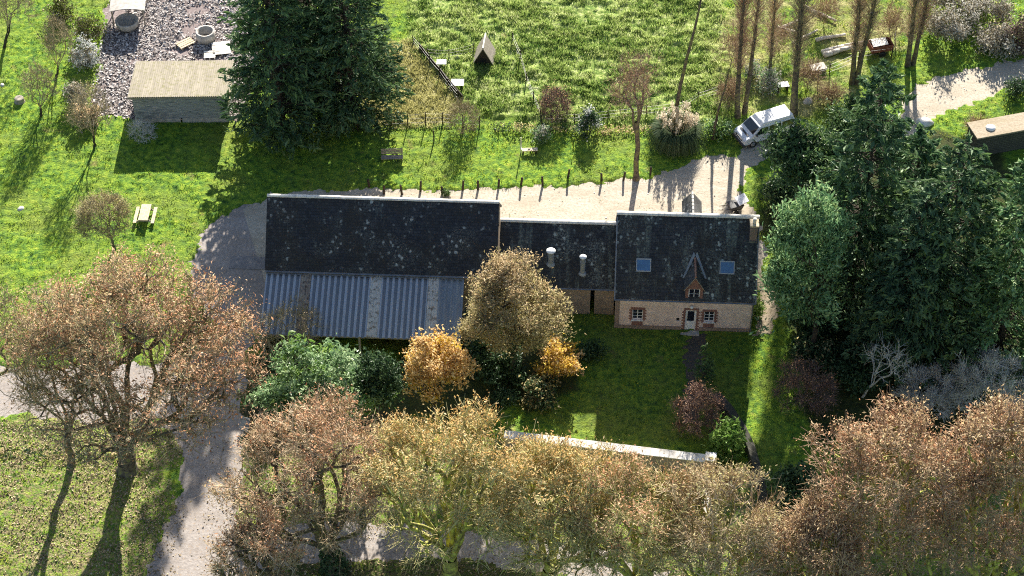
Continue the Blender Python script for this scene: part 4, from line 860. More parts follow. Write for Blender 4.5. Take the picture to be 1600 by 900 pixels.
for i, (pl, lb, l1, l2, mx, tw, nt_, lv, bk, iv) in enumerate(row):
    woody('broad_tree', lb, 'tree', pl, 20+i, nt_, 0.52, 0.04, 8, 1.0, 0.019, int(lv*0.85), (0.065, 0.135), l1, l2, mx, tw, bk, first=8, inner=0.4, lump=0.3, cut=-0.9, group=ROW, ivy=iv, topb=1.15, expo=0.37)
# trees and shrubs between drive, barn and garden
woody('autumn_tree', 'dense golden brown tree in front of the outbuilding and barn end', 'tree', (800, 592, 802, 486, 80, 80), 40, 850, 0.26, 0.25, 7, 0.55, 0.013, 30, (0.07, 0.14), 'amber', 'beige', 0.2, 'twig', 'dark_bark', inner=0.5, lump=0.32, cut=-0.8, ivy=4.5)
leafy('autumn_bush', 'bright yellow bush at the right foot of the golden brown tree', 'bush', (872, 612, 874, 560, 42, 46), 41, 'gold', 4600, (0.07, 0.14), 150, 0.25, 0.08, leaf2='orange', mix2=0.3)
leafy('autumn_tree', 'orange yellow tree in front of the corrugated lean-to', 'tree', (680, 662, 678, 574, 64, 68), 42, 'orange', 8500, (0.08, 0.16), 240, 0.30, 0.14, leaf2='gold', mix2=0.18, ground=False)
leafy('laurel', 'large glossy green laurel between the drive and the orange tree', 'bush', (512, 696, 508, 608, 122, 90), 43, 'laurel', 15000, (0.12, 0.22), 320, 0.36, 0.2, asp=0.55, leaf2='yellowgreen', mix2=0.15, ground=False)
woody('bare_bush', 'bare greyish bush over the left corner of the lean-to', 'bush', (452, 588, 452, 522, 56, 60), 44, 330, 0.09, 0.1, 6, 0.6, 0.011, 4, (0.04, 0.08), 'beige', None, 0, 'twig', 'bark', rt=0.014, first=5, ground=True)
leafy('yew', 'small dark olive yew at the eaves of the lean-to', 'bush', (604, 572, 604, 527, 38, 26), 45, 'olive', 3200, (0.08, 0.16), 90, 0.3, 0.1, asp=0.4)
leafy('silver_bush', 'silvery white leafed bush between lean-to and golden brown tree', 'bush', (735, 552, 738, 512, 27, 30), 46, 'ivy', 2600, (0.08, 0.15), 80, 0.28, 0.07, leaf2='whiteleaf', mix2=0.45)
leafy('ivy_bush', 'dark ivy thicket under the golden brown tree', 'bush', (772, 612, 768, 562, 52, 42), 47, 'ivy', 5200, (0.09, 0.17), 130, 0.36, 0.1)
leafy('ivy_bush', 'dark evergreen bush between the holly and the right end of the rear gravel', 'bush', (1236, 340, 1234, 306, 52, 40), 144, 'ivy', 5200, (0.1, 0.18), 130, 0.4, 0.06, leaf2='cypress', mix2=0.3)
leafy('ivy_bush', 'dark bush added to shade the ground under the boughs of the bright green conifer', 'bush', (1270, 520, 1268, 496, 42, 40), 145, 'ivy', 4200, (0.1, 0.18), 110, 0.38, 0.06, leaf2='cypress', mix2=0.3)  # bush put in to darken the sunlit ground behind the trunk
leafy('ivy_bush', 'dark undergrowth added to deepen the shade at the foot of the bright green conifer', 'bush', (1282, 560, 1278, 545, 46, 34), 142, 'ivy', 3600, (0.09, 0.17), 100, 0.36, 0.06, leaf2='amber', mix2=0.15)  # added clump, stands where only black shade should show
leafy('ivy_bush', 'undergrowth added for dark shade below the low spruce before the pale limbed tree', 'bush', (1330, 600, 1326, 590, 44, 30), 143, 'ivy', 3000, (0.09, 0.17), 90, 0.36, 0.06)  # second added clump, darkens ground that is all shade
leafy('ivy_bush', 'dark green bush between orange tree and laurel', 'bush', (590, 690, 592, 592, 40, 46), 48, 'ivy', 4200, (0.09, 0.17), 110, 0.34, 0.12, ground=False)
leafy('ivy_bush', 'added dark thicket covering a sunlit stripe of lawn below the golden brown tree', 'bush', (838, 640, 836, 612, 40, 26), 148, 'ivy', 3000, (0.08, 0.15), 90, 0.3, 0.06, leaf2='amber', mix2=0.3)  # extra thicket, placed to cover a lit stripe of the lawn
leafy('low_shrub', 'low dark green shrub on the lawn right of the orange tree', 'bush', (792, 640, 790, 622, 26, 16), 49, 'ivy', 1300, (0.07, 0.13), 50, 0.22, 0.05)
woody('bare_bush', 'purple brown bare bush at the foot of the garden lawn', 'bush', (1088, 694, 1090, 645, 37, 50), 50, 420, 0.07, 0.06, 7, 0.5, 0.011, 5, (0.03, 0.07), 'russet', None, 0, 'twig_purple', 'dark_bark', rt=0.014, first=6, inner=0.3, ground=True)
leafy('leafy_shrub', 'yellow green leafy shrub beside the end pillar of the white coped wall', 'bush', (1140, 733, 1138, 690, 29, 40), 51, 'yellowgreen', 1900, (0.13, 0.24), 60, 0.3, 0.06, asp=0.5)
conifer('young_conifer', 'small young conifer beside the garden path in the shaded lawn', 'tree', G(1097, 600), ZV(G(1097, 600)[1], 540), 1.05, 52, 'cypress', 12, 7, 14, (0.09, 0.18), 0.1, trunk=0.06)
leafy('dark_bush', 'dark evergreen bush right of the curved stone wall', 'bush', (1242, 822, 1240, 766, 46, 58), 53, 'ivy', 5200, (0.09, 0.17), 140, 0.38, 0.1, leaf2='spruce', mix2=0.4)
woody('bare_bush', 'brown bare bush in the shade on the right lawn', 'bush', (1252, 655, 1255, 608, 50, 46), 54, 420, 0.07, 0.06, 6, 0.55, 0.011, 5, (0.03, 0.07), 'russet', None, 0, 'twig_purple', 'dark_bark', rt=0.014, first=6, inner=0.3, ground=True)
woody('small_tree', 'leafless pale limbed small tree before the dark conifers', 'tree', (1345, 622, 1388, 565, 40, 42), 55, 60, 0.10, 0.2, 4, 0.7, 0.012, 0, (0.03, 0.06), 'beige', None, 0, 'twig_grey', 'pale_bark', rt=0.022, first=3)
woody('ash_bush', 'ash grey bare bush left of its taller neighbour, behind the russet trees', 'bush', (1452, 668, 1452, 612, 46, 42), 56, 480, 0.10, 0.1, 7, 0.6, 0.014, 5, (0.05, 0.10), 'greyleaf', None, 0, 'twig_grey', 'pale_bark', rt=0.018, first=5, ground=True)
woody('ash_bush', 'tall ash grey bare bush at the right edge behind the russet trees', 'bush', (1552, 690, 1552, 612, 68, 66), 57, 700, 0.12, 0.1, 7, 0.7, 0.014, 4, (0.05, 0.10), 'greyleaf', None, 0, 'twig_grey', 'pale_bark', rt=0.018, first=5, ground=True)
leafy('low_shrub', 'pale green plant against the right end wall of the house', 'bush', (1186, 500, 1184, 484, 9, 20), 58, 'yellowgreen', 420, (0.08, 0.15), 20, 0.18, 0.03)
leafy('low_shrub', 'dark ferny border plants on the shaded lawn edge before the outbuilding', 'bush', (925, 560, 922, 548, 30, 16), 59, 'ivy', 1200, (0.06, 0.13), 50, 0.25, 0.04)
# dark conifers on the right
def con(name, lb, u, v, vt, hw, seed, leaf, **k):
    B = G(u, v); H = ZV(B[1], vt); return conifer(name, lb, 'tree', B, H, hw*MPP(B[1], H*0.25), seed, leaf, **k)
leafy('pine', 'brighter green bushy conifer touching the right end of the house', 'tree', (1268, 560, 1262, 392, 70, 120), 61, 'pine', 19000, (0.12, 0.24), 420, 0.4, 0.22, lump=0.3, cut=-0.9, asp=0.4, leaf2='cypress', mix2=0.15, outw=0.9, ground=False, cone=0.38)
con('spruce', 'tallest dark spruce behind the bright green conifer', 1322, 480, 108, 98, 62, 'spruce', whorls=40, per=14, sprays=58, ss=(0.18, 0.36), droop=0.28, prof=0.5, asp=0.48, leaf2='cypress', mix2=0.4)
con('spruce', 'dark spruce in the middle of the right hand conifer group', 1445, 545, 225, 112, 63, 'spruce', whorls=40, per=14, sprays=58, ss=(0.18, 0.36), droop=0.3, prof=0.48, asp=0.48, leaf2='cypress', mix2=0.35)
con('spruce', 'spruce with yellowish sprays at the right edge of the photo', 1552, 575, 245, 100, 64, 'pine', whorls=38, per=14, sprays=54, ss=(0.18, 0.36), droop=0.3, prof=0.45, asp=0.48, leaf2='cypress', mix2=0.5)
con('spruce', 'dark spruce rising beside the white boulder on the drive', 1408, 400, 205, 66, 65, 'spruce', whorls=32, per=13, sprays=48, ss=(0.18, 0.34), droop=0.25, prof=0.5, asp=0.48, leaf2='pine', mix2=0.25)
con('spruce', 'shaded low spruce in front of the tallest spruce', 1400, 560, 300, 88, 66, 'spruce', whorls=32, per=13, sprays=52, ss=(0.18, 0.34), droop=0.3, prof=0.5, asp=0.48)
leafy('holly', 'dark glossy holly below the white van', 'tree', (1252, 415, 1252, 246, 72, 60), 67, 'ivy', 12000, (0.11, 0.2), 230, 0.45, 0.22, leaf2='cypress', mix2=0.35, ground=False)
leafy('holly', 'dark evergreen bush behind the tallest spruce', 'tree', (1350, 260, 1340, 190, 60, 50), 68, 'cypress', 7000, (0.12, 0.2), 170, 0.45, 0.2, leaf2='ivy', mix2=0.4)
# big dark cypresses at the top
for (u, v, vt, hw, sd_, lb) in ((440, 214, -150, 84, 71, 'huge dark cypress beside the grey shed'), (552, 184, -110, 84, 72, 'huge dark cypress overhanging the straw coloured pen'), (492, 150, -190, 92, 73, 'huge dark cypress rising behind its two neighbours')):
    con('cypress_tree', lb, u, v, vt, hw, sd_, 'cypress', whorls=44, per=13, sprays=40, ss=(0.2, 0.38), droop=0.12, prof=0.5, z0=0.03, rag=0.32, leaf2='spruce', mix2=0.45, trunk=0.5)
# tall bare poplars in the meadow and by the far drive
POP = 'tall bare trunks along the far side of the gravel'
woody('slender_tree', 'slender bare tree whose foot stands on the gravel edge, fine brown crown over meadow', 'tree', (994, 280, 992, 128, 50, 64), 81, 260, 0.20, 0.5, 6, 0.8, 0.009, 2, (0.03, 0.06), 'russet', None, 0, 'twig_russet', 'bark', rt=0.012, first=3, inner=0.15, power=0.8, cut=-0.9)
poplar('poplar', 'tall pole straight trunk rising out of the pampas clump', 1048, 200, 1092, 20, 82, 0.2, 90, 0.72, 0.9, 'bark', 'twig', POP)
poplar('dead_trunk', 'topless thin dead trunk between pampas clump and van', 1114, 218, 1146, 9.2, 83, 0.15, 0, bark='bark', group=POP)
poplar('poplar', 'tall bare trunk left of the van, the left one of a pair', 1153, 184, 1166, 21, 84, 0.24, 520, 0.22, 1.3, 'bark', 'twig_russet', POP)
poplar('poplar', 'leaning bare trunk left of the van, the right one of a pair', 1163, 178, 1187, 21, 85, 0.22, 420, 0.3, 1.2, 'bark', 'twig_russet', POP)
poplar('poplar', 'thick bare trunk just behind the rear of the van', 1240, 180, 1254, 23, 86, 0.32, 800, 0.2, 1.7, 'bark', 'twig', POP)
poplar('poplar', 'upright bare trunk behind the tallest spruce', 1331, 132, 1342, 20, 87, 0.24, 700, 0.15, 1.4, 'bark', 'twig', POP)
poplar('poplar', 'bare trunk slanting right behind the tallest spruce', 1338, 132, 1368, 20, 88, 0.24, 600, 0.2, 1.3, 'bark', 'twig', POP)
poplar('poplar', 'bare trunk beside the far drive, the left stem of two', 1418, 104, 1428, 18, 89, 0.24, 700, 0.12, 1.4, 'bark', 'twig_russet', POP)
poplar('poplar', 'bare trunk beside the far drive, the right stem of two', 1426, 102, 1446, 18, 90, 0.22, 600, 0.15, 1.3, 'bark', 'twig_russet', POP)
poplar('poplar', 'bare trunk reaching out of the top edge beside the log piles', 1203, 120, 1212, 18, 91, 0.16, 500, 0.1, 1.3, 'bark', 'twig', POP)
# small trees on the left lawn
woody('round_tree', 'small round bare tree with crooked trunk beside the picnic table', 'tree', (180, 391, 162, 338, 48, 42), 101, 400, 0.11, 0.2, 8, 0.5, 0.012, 14, (0.035, 0.07), 'amber', None, 0, 'twig', 'bark', rt=0.014, first=5, inner=0.4)
woody('young_tree', 'thin bare fruit tree in front of the rubble yard corner', 'tree', (147, 230, 142, 172, 38, 48), 102, 240, 0.10, 0.35, 5, 0.6, 0.010, 2, (0.03, 0.06), 'beige', None, 0, 'twig', 'dark_bark', rt=0.014)
woody('young_tree', 'thin bare fruit tree on the left lawn by the tree stump', 'tree', (64, 182, 60, 135, 30, 40), 103, 220, 0.11, 0.3, 5, 0.55, 0.010, 2, (0.03, 0.06), 'beige', None, 0, 'twig', 'dark_bark', rt=0.014)
woody('young_tree', 'bare fruit tree near the hedge of the rubble yard', 'tree', (88, 122, 92, 66, 32, 46), 104, 200, 0.10, 0.35, 5, 0.6, 0.010, 1, (0.03, 0.06), 'beige', None, 0, 'twig', 'dark_bark', rt=0.014)
woody('young_tree', 'bare tree in the top left corner with a dark curved trunk', 'tree', (6, 75, 22, 12, 38, 46), 105, 240, 0.13, 0.35, 5, 0.6, 0.010, 1, (0.03, 0.06), 'beige', None, 0, 'twig', 'dark_bark', rt=0.016)
woody('bare_bush', 'pale bare bush in front of the grey shed', 'bush', (222, 228, 220, 206, 22, 22), 106, 120, 0.05, 0.1, 5, 0.5, 0.012, 1, (0.03, 0.06), 'greyleaf', None, 0, 'twig_grey', 'pale_bark', rt=0.014, first=5, ground=True)
for i, (u, v, a, b, lf, lb) in enumerate(((133, 88, 18, 34, 'whiteleaf', 'silvery white bush in the hedge of the rubble yard'), (140, 45, 26, 34, 'olive', 'olive brown bush at the top of the rubble yard hedge'), (118, 150, 16, 26, 'greyleaf', 'grey seed headed bush in the rubble yard hedge'), (135, 180, 22, 22, 'beige', 'withered beige bush at the lower end of the rubble yard hedge'), (95, 20, 26, 24, 'olive', 'olive green bush at the top edge left of the rubble yard'))):
    leafy('hedge_bush', lb, 'bush', (u, v+b*0.75, u, v, a, b), 110+i, lf, 2400, (0.06, 0.13), 80, 0.28, 0.06, leaf2='twig', mix2=0.35)
# plants along the meadow edge
woody('bare_bush', 'thin greyish bare bush in the fence line by the straw pen', 'bush', (724, 232, 724, 186, 27, 34), 120, 240, 0.07, 0.2, 6, 0.5, 0.010, 4, (0.03, 0.07), 'olive', None, 0, 'twig', 'dark_bark', rt=0.012, first=4, ground=True)
woody('bare_bush', 'brown bare bush in the fence line before the meadow', 'bush', (868, 200, 868, 166, 27, 32), 121, 300, 0.06, 0.05, 7, 0.5, 0.010, 4, (0.03, 0.07), 'russet', None, 0, 'twig_purple', 'dark_bark', rt=0.012, first=5, ground=True)
leafy('conical_bush', 'dark green bush with silvery top in the fence line', 'bush', (922, 222, 921, 194, 20, 30), 122, 'ivy', 2000, (0.07, 0.13), 70, 0.25, 0.07, leaf2='whiteleaf', mix2=0.14)
leafy('low_shrub', 'grey green shrub beside the small garden seat', 'bush', (846, 228, 846, 212, 15, 17), 123, 'laurel', 900, (0.06, 0.12), 40, 0.2, 0.05, leaf2='greyleaf', mix2=0.3)
leafy('low_shrub', 'fresh green shrub at the foot of the topless dead trunk', 'bush', (1122, 218, 1122, 202, 26, 18), 124, 'yellowgreen', 1500, (0.08, 0.15), 60, 0.28, 0.05, leaf2='laurel', mix2=0.6)
leafy('conical_bush', 'tiny dark conical evergreen at the edge of the gravel behind the barn', 'bush', (697, 309, 697, 300, 6.5, 9), 125, 'cypress', 420, (0.05, 0.1), 24, 0.1, 0.03)
leafy('low_shrub', 'frosted grey shrub behind the van', 'bush', (1200, 150, 1200, 128, 20, 26), 126, 'greyleaf', 1600, (0.06, 0.13), 60, 0.28, 0.05, leaf2='laurel', mix2=0.4)
leafy('low_shrub', 'frosted grey shrub between van and dead trunk', 'bush', (1176, 128, 1176, 112, 14, 18), 127, 'greyleaf', 900, (0.06, 0.12), 40, 0.22, 0.05, leaf2='laurel', mix2=0.5)
TH = 'bramble bushes of the frosted thicket at top right'
for i, (u, v, a, b, lf, lb) in enumerate(((1478, 40, 40, 42, 'greyleaf', 'pale frosted bramble bush at the left end of the top right thicket'), (1545, 22, 48, 40, 'greyleaf', 'pale frosted bramble bush in the middle of the top right thicket'), (1600, 55, 30, 44, 'twig_purple', 'russet brown bush at the right edge of the top right thicket'), (1562, 66, 36, 30, 'greyleaf', 'brownish bramble bush overhanging the far drive'), (1500, -2, 60, 28, 'greyleaf', 'pale bramble bush at the top edge of the thicket'), (1588, 140, 16, 22, 'ivy', 'dark potted bush at the right edge beside the far drive'))):
    leafy('bramble_bush', lb, 'bush', (u, v+b*0.8, u, v, a, b), 130+i, lf, 4200 if a > 20 else 900, (0.07, 0.14), 130, 0.36, 0.06, group=TH if i < 5 else None, leaf2='twig' if i != 5 else None, mix2=0.4)
for i, (u, v, a, b, lb) in enumerate(((1150, 75, 34, 46, 'brown twiggy scrub around the feet of the paired trunks'), (1218, 60, 36, 44, 'brown twiggy scrub left of the log pile'), (1288, 20, 38, 40, 'brown twiggy scrub at the top edge above the logs'), (1392, 40, 32, 46, 'brown twiggy scrub right of the red trailer'), (1300, 150, 28, 22, 'low brown scrub between trough and tallest spruce'), (1140, 150, 24, 36, 'brown twiggy scrub left of the van'), (1262, 120, 30, 34, 'brown twiggy scrub around the thick trunk behind the van'), (1530, 200, 24, 16, 'low brown scrub at the foot of the flat roofed building'))):
    woody('scrub', lb, 'bush', (u, v+b, u, v, a, b), 170+i, 170, 0.04, 0.05, 6, 0.8, 0.010, 5, (0.03, 0.07), 'amber', None, 0, 'twig_russet', 'bark', rt=0.012, first=6, inner=0.1, power=0.8, group='brown scrub below the bare poplars' if i < 7 else None, ground=True)
# pampas clump
pr_ = np.random.default_rng(140); B = G(1056, 222); pam = thing('pampas_clump', 'big pampas grass clump with cream plumes beside the gravel', 'plant', B)
def archblades(n, r0, L, rng, wdt, rise):
    a = rng.uniform(0, 6.28, n); rr = r0*np.sqrt(rng.random(n)); Ln = L*rng.uniform(0.6, 1.15, n); Vs = []; Fs = []; ts = np.linspace(0, 1, 5)
    for i in range(n):
        d = np.array([math.cos(a[i]), math.sin(a[i])]); s = np.array([-d[1], d[0], 0])*wdt
        pts = [np.array([d[0]*(rr[i]+Ln[i]*0.62*t), d[1]*(rr[i]+Ln[i]*0.62*t), Ln[i]*rise*(t*1.75-1.62*t*t)+0.05]) for t in ts]; b = len(Vs)
        for j, p in enumerate(pts): k = 1-0.8*j/4; Vs += [p-s*k, p+s*k]
        Fs += [(b+2*j, b+2*j+1, b+2*j+3, b+2*j+2) for j in range(4)]
    return np.array(Vs), np.array(Fs)
V, F = archblades(1900, 0.6, 3.3, pr_, 0.035, 1.05); mk('blades', V, F, M['reed'], pam, tint=np.repeat(pr_.random(len(F)//4)*0.6, 4))
Vs = []; Fs = []; st_ = MB()
for i in range(60):
    a = pr_.uniform(0, 6.28); rr = 1.15*math.sqrt(pr_.random()); h = pr_.uniform(1.9, 3.0); p = np.array([rr*math.cos(a)*1.5, rr*math.sin(a)*1.2, h]); st_.tube((p[0]*0.4, p[1]*0.4, 0.1), tuple(p), 0.014, 0.01, 4)
    c = p+np.c_[pr_.normal(0, 0.07, 40), pr_.normal(0, 0.07, 40), pr_.uniform(-0.1, 0.6, 40)]; v, f = leafcards(c, 0.05, 0.13, pr_, 0.4, 0, np.repeat(np.array([[0, 0, 1.]]), 40, 0)); Fs.append(f+sum(len(q) for q in Vs)); Vs.append(v)
mk('plumes', np.concatenate(Vs), np.concatenate(Fs), M['plume'], pam, tint=pr_.random(60*40)); st_.build('stalks', M['palewood'], pam)
#@@THINGS

# ------------------------------------------------------------------ vehicles and small things
van = thing('van', 'white van with raised roof and dark windows parked under the trees', 'van', G(1193, 212), R(180+25))
def vw(z): return 0.93 if z < 1.15 else 0.93-(z-1.15)*0.14
prof = [(-2.40, 0.42), (-2.42, 1.0), (-2.36, 1.72), (-2.25, 1.88), (1.00, 1.90), (1.62, 1.28), (1.80, 1.14), (2.32, 0.98), (2.44, 0.78), (2.45, 0.42)]
k = MB(); n = len(prof); L_ = [(x, -vw(z), z) for x, z in prof]; R_ = [(x, vw(z), z) for x, z in prof]
k.add(L_+R_, [tuple(range(n))[::-1], tuple(range(n, 2*n))]+[(i, (i+1) % n, n+(i+1) % n, n+i)[::1] for i in range(n)])
body = k.build('body', M['vanside'], van, False, 0.05)
k = MB(); tp_ = [(-2.28, -0.80), (0.92, -0.80), (0.92, 0.80), (-2.28, 0.80)]
k.add([(x, y, 1.89) for x, y in tp_]+[(-2.22, -0.74, 2.12), (0.62, -0.72, 2.16), (0.62, 0.72, 2.16), (-2.22, 0.74, 2.12)], [(3, 2, 1, 0), (4, 5, 6, 7), (0, 1, 5, 4), (1, 2, 6, 5), (2, 3, 7, 6), (3, 0, 4, 7)])
k.build('roof', M['whitegloss'], van, False, 0.05)
k = MB(); k.slab([(1.60, -0.80, 1.31), (1.60, 0.80, 1.31), (1.04, 0.74, 1.87), (1.04, -0.74, 1.87)], 0.012)
ws = k.build('windscreen', M['carglass'], van); ws.location = (0.025, 0, 0.02)
for s in (-1, 1):
    for a, b_, c_, d_ in ((0.20, 1.42, 0.20, 0.92), (-1.05, 0.10, -1.02, 0.08), (-2.20, -1.15, -2.14, -1.15)):
        z0, z1 = 1.20, 1.76; k = MB(); p4 = [(a, s*(vw(z0)+0.004), z0), (b_, s*(vw(z0)+0.004), z0), (d_, s*(vw(z1)+0.004), z1), (c_, s*(vw(z1)+0.004), z1)]
        k.prism(p4, (0, s*0.012, 0)); k.build('window', M['carglass'], van)
    for xq in (0.125, -1.1): k = MB(); k.box(xq, xq+0.02, s*0.945-0.01, s*0.945+0.01, 0.5, 1.15); k.build('door_seam', M['blacktrim'], van)
    for xw in (1.58, -1.35):
        k = MB(); k.tube((xw, s*0.72, 0.33), (xw, s*0.95, 0.33), 0.33, None, 24); wh = k.build('wheel', M['rubber'], van, True)
        k = MB(); k.tube((xw, s*0.95, 0.33), (xw, s*0.965, 0.33), 0.2, 0.18, 20); k.build('rim', M['alloy'], wh)
    k = MB(); k.prism([(2.34, s*0.55, 0.70), (2.34, s*0.88, 0.70), (2.30, s*0.88, 0.90), (2.30, s*0.55, 0.90)], (0.155, 0, 0)); k.build('headlight', M['lamp'], van, False, 0.02)
    k = MB(); k.box(1.30, 1.42, min(s*0.96, s*1.14), max(s*0.96, s*1.14), 1.22, 1.42); k.build('mirror', M['blacktrim'], van, False, 0.02)
    k = MB(); k.box(-2.455, -2.40, min(s*0.72, s*0.88), max(s*0.72, s*0.88), 0.8, 1.15); k.build('tail_light', M['rust'], van)
k = MB(); k.box(2.30, 2.56, -0.94, 0.94, 0.33, 0.56); k.build('bumper', M['blacktrim'], van, False, 0.04); k = MB(); k.box(-2.54, -2.36, -0.94, 0.94, 0.33, 0.56); k.build('bumper', M['blacktrim'], van, False, 0.04)
k = MB(); k.box(2.36, 2.475, -0.5, 0.5, 0.70, 0.86); k.build('grille', M['blacktrim'], van)
k = MB(); k.slab([(1.86, -0.62, 1.150), (2.02, -0.62, 1.102), (2.02, 0.62, 1.102), (1.86, 0.62, 1.150)], 0.02); k.build('air_intake', M['blacktrim'], van)

# picnic table
pt = thing('picnic_table', 'pale wooden picnic table with benches on the left lawn', 'picnic table', G(228, 342), R(-2))
k = MB()
for i in range(5): k.box(-0.39+i*0.158, -0.39+i*0.158+0.15, -0.95, 0.95, 0.71, 0.75)
k.build('tabletop', M['palewood'], pt)
for s in (-1, 1):
    k = MB(); k.box(s*0.72-0.13, s*0.72-0.005, -0.95, 0.95, 0.41, 0.45); k.box(s*0.72+0.005, s*0.72+0.13, -0.95, 0.95, 0.41, 0.45); k.build('bench_seat', M['palewood'], pt)
    k = MB(); k.box(-0.8, 0.8, s*0.66-0.03, s*0.66+0.03, 0.33, 0.41)
    k.prism([(-0.28, s*0.66+0.032, 0.70), (-0.18, s*0.66+0.032, 0.70), (-0.62, s*0.66+0.032, 0), (-0.72, s*0.66+0.032, 0)], (0, 0.05, 0)); k.prism([(0.18, s*0.66+0.032, 0.70), (0.28, s*0.66+0.032, 0.70), (0.72, s*0.66+0.032, 0), (0.62, s*0.66+0.032, 0)], (0, 0.05, 0)); k.build('leg_frame', M['greywood'], pt)

# slatted bench
bn = thing('bench', 'wooden slatted bench on the grass strip below the straw pen', 'bench', G(613, 252), R(2))
k = MB()
for i in range(4): k.box(-0.9, 0.9, -0.24+i*0.13, -0.24+i*0.13+0.105, 0.43, 0.465)
k.build('seat', M['greywood'], bn); k = MB()
for i in range(4): z = 0.56+i*0.125; k.box(-0.9, 0.9, 0.30+i*0.03, 0.33+i*0.03, z, z+0.10)
k.build('backrest', M['greywood'], bn)
for x in (-0.82, 0.82):
    k = MB(); k.box(x-0.035, x+0.035, -0.22, -0.16, -0.03, 0.425); k.build('leg', M['darkwood'], bn)
    k = MB(); k.prism([(x-0.035, 0.26, -0.03), (x-0.035, 0.33, -0.03), (x-0.035, 0.46, 1.05), (x-0.035, 0.42, 1.05)], (0.07, 0, 0)); k.build('leg', M['darkwood'], bn)
# small garden seat
gs = thing('small_bench', 'small seat with one pale plank and a white post before the low hedge', 'bench', G(826, 240), R(3))
k = MB(); k.box(-0.55, 0.75, -0.2, 0.2, 0.42, 0.47); k.build('seat', M['palewood'], gs)
for x in (-0.45, 0.62): k = MB(); k.box(x-0.05, x+0.05, -0.18, 0.18, -0.02, 0.415); k.build('leg', M['darkwood'], gs)
k = MB(); k.box(-0.68, -0.6, 0.0, 0.08, -0.02, 1.75); k.box(-0.68, -0.6, -0.32, -0.002, 0.7, 0.76); k.build('post', M['coping'], gs)

# short posts along the gravel
posts = [(577, 293), (600, 303), (628, 304), (657, 299), (691, 303), (723, 297), (747, 296), (779, 293), (814, 290), (848, 290), (887, 279), (940, 283), (974, 282), (1016, 274)]
names = ['first', 'second', 'third', 'fourth', 'fifth', 'sixth', 'seventh', 'eighth', 'ninth', 'tenth', 'eleventh', 'twelfth', 'thirteenth', 'last']
proto = None
for i, (u, v) in enumerate(posts):
    h = 0.85+0.25*((i*37) % 7)/7
    if proto is None:
        k = MB(); k.tube((0, 0, -0.1), (0.01, 0, 0.95), 0.10, 0.09, 10); k.lathe([(0.088, 0.95), (0.06, 0.99), (0.01, 1.0)], (0.01, 0, 0), 10); p = proto = k.build('wooden_post', M['darkwood'])
    else: p = proto.copy(); COL.objects.link(p)
    p.location = tuple(G(u, v)); p.scale = (1, 1, h); p.rotation_euler = (0.05*((i*13) % 5-2), 0.05*((i*7) % 5-2), i)
    tag(p, f'short dark wooden post, {names[i]} from the left in the row along the gravel edge', 'post', 'short wooden posts along the gravel edge')

# wire fences
def wire_fence(name, lb, pts, hgt=1.25, wires=3, mat='darkwood', r=0.05, lean=0.06, wmat='wire', wr=0.008):
    P = [G(*p) for p in pts]; f = thing(name, lb, 'fence', P[0]); rg = np.random.default_rng(int(pts[0][0])); tops = []
    for q in P:
        b = q-P[0]; t = b+np.array([rg.normal(0, lean), rg.normal(0, lean), hgt*rg.uniform(0.9, 1.12)]); tops.append((b, t))
        k = MB(); k.tube(tuple(b-np.array([0, 0, 0.1])), tuple(t), r, r*0.9, 8); k.build('post', M[mat], f)
    for j in range(wires):
        k = MB(); tt = (j+1)/(wires+0.4)
        for (b0, t0), (b1, t1) in zip(tops, tops[1:]):
            p0 = b0+(t0-b0)*tt; p1 = b1+(t1-b1)*tt; m = (p0+p1)/2-np.array([0, 0, 0.03]); k.tube(tuple(p0), tuple(m), wr, None, 4, False); k.tube(tuple(m), tuple(p1), wr, None, 4, False)
        k.build('wire', M[wmat], f)
    return f
wire_fence('wire_fence', 'post and wire fence along the lower edge of the straw pen', [(553, 206), (559, 206), (590, 201), (611, 199), (637, 198), (665, 197), (691, 196), (723, 199), (749, 201)], 1.4)
wire_fence('wire_fence', 'post and wire fence slanting along the right side of the straw pen', [(646, 70), (660, 88), (672, 104), (686, 122), (700, 140), (716, 158)], 1.2)
wire_fence('wire_fence', 'post and wire fence slanting between coop and meadow', [(800, 68), (812, 98), (822, 130), (834, 160), (846, 186)], 1.2)
wire_fence('wire_fence', 'post and wire fence along the lower edge of the meadow', [(846, 196), (898, 194), (950, 188), (1010, 182), (1070, 172), (1090, 160), (1120, 150)], 1.2)
wire_fence('wire_fence', 'short wire fence from the white boards to the coop', [(668, 92), (702, 92), (740, 84)], 1.1)
wire_fence('wire_fence', 'wire fence beside the log piles at the top right', [(1278, 122), (1296, 118), (1340, 100), (1392, 94), (1398, 60)], 1.3)

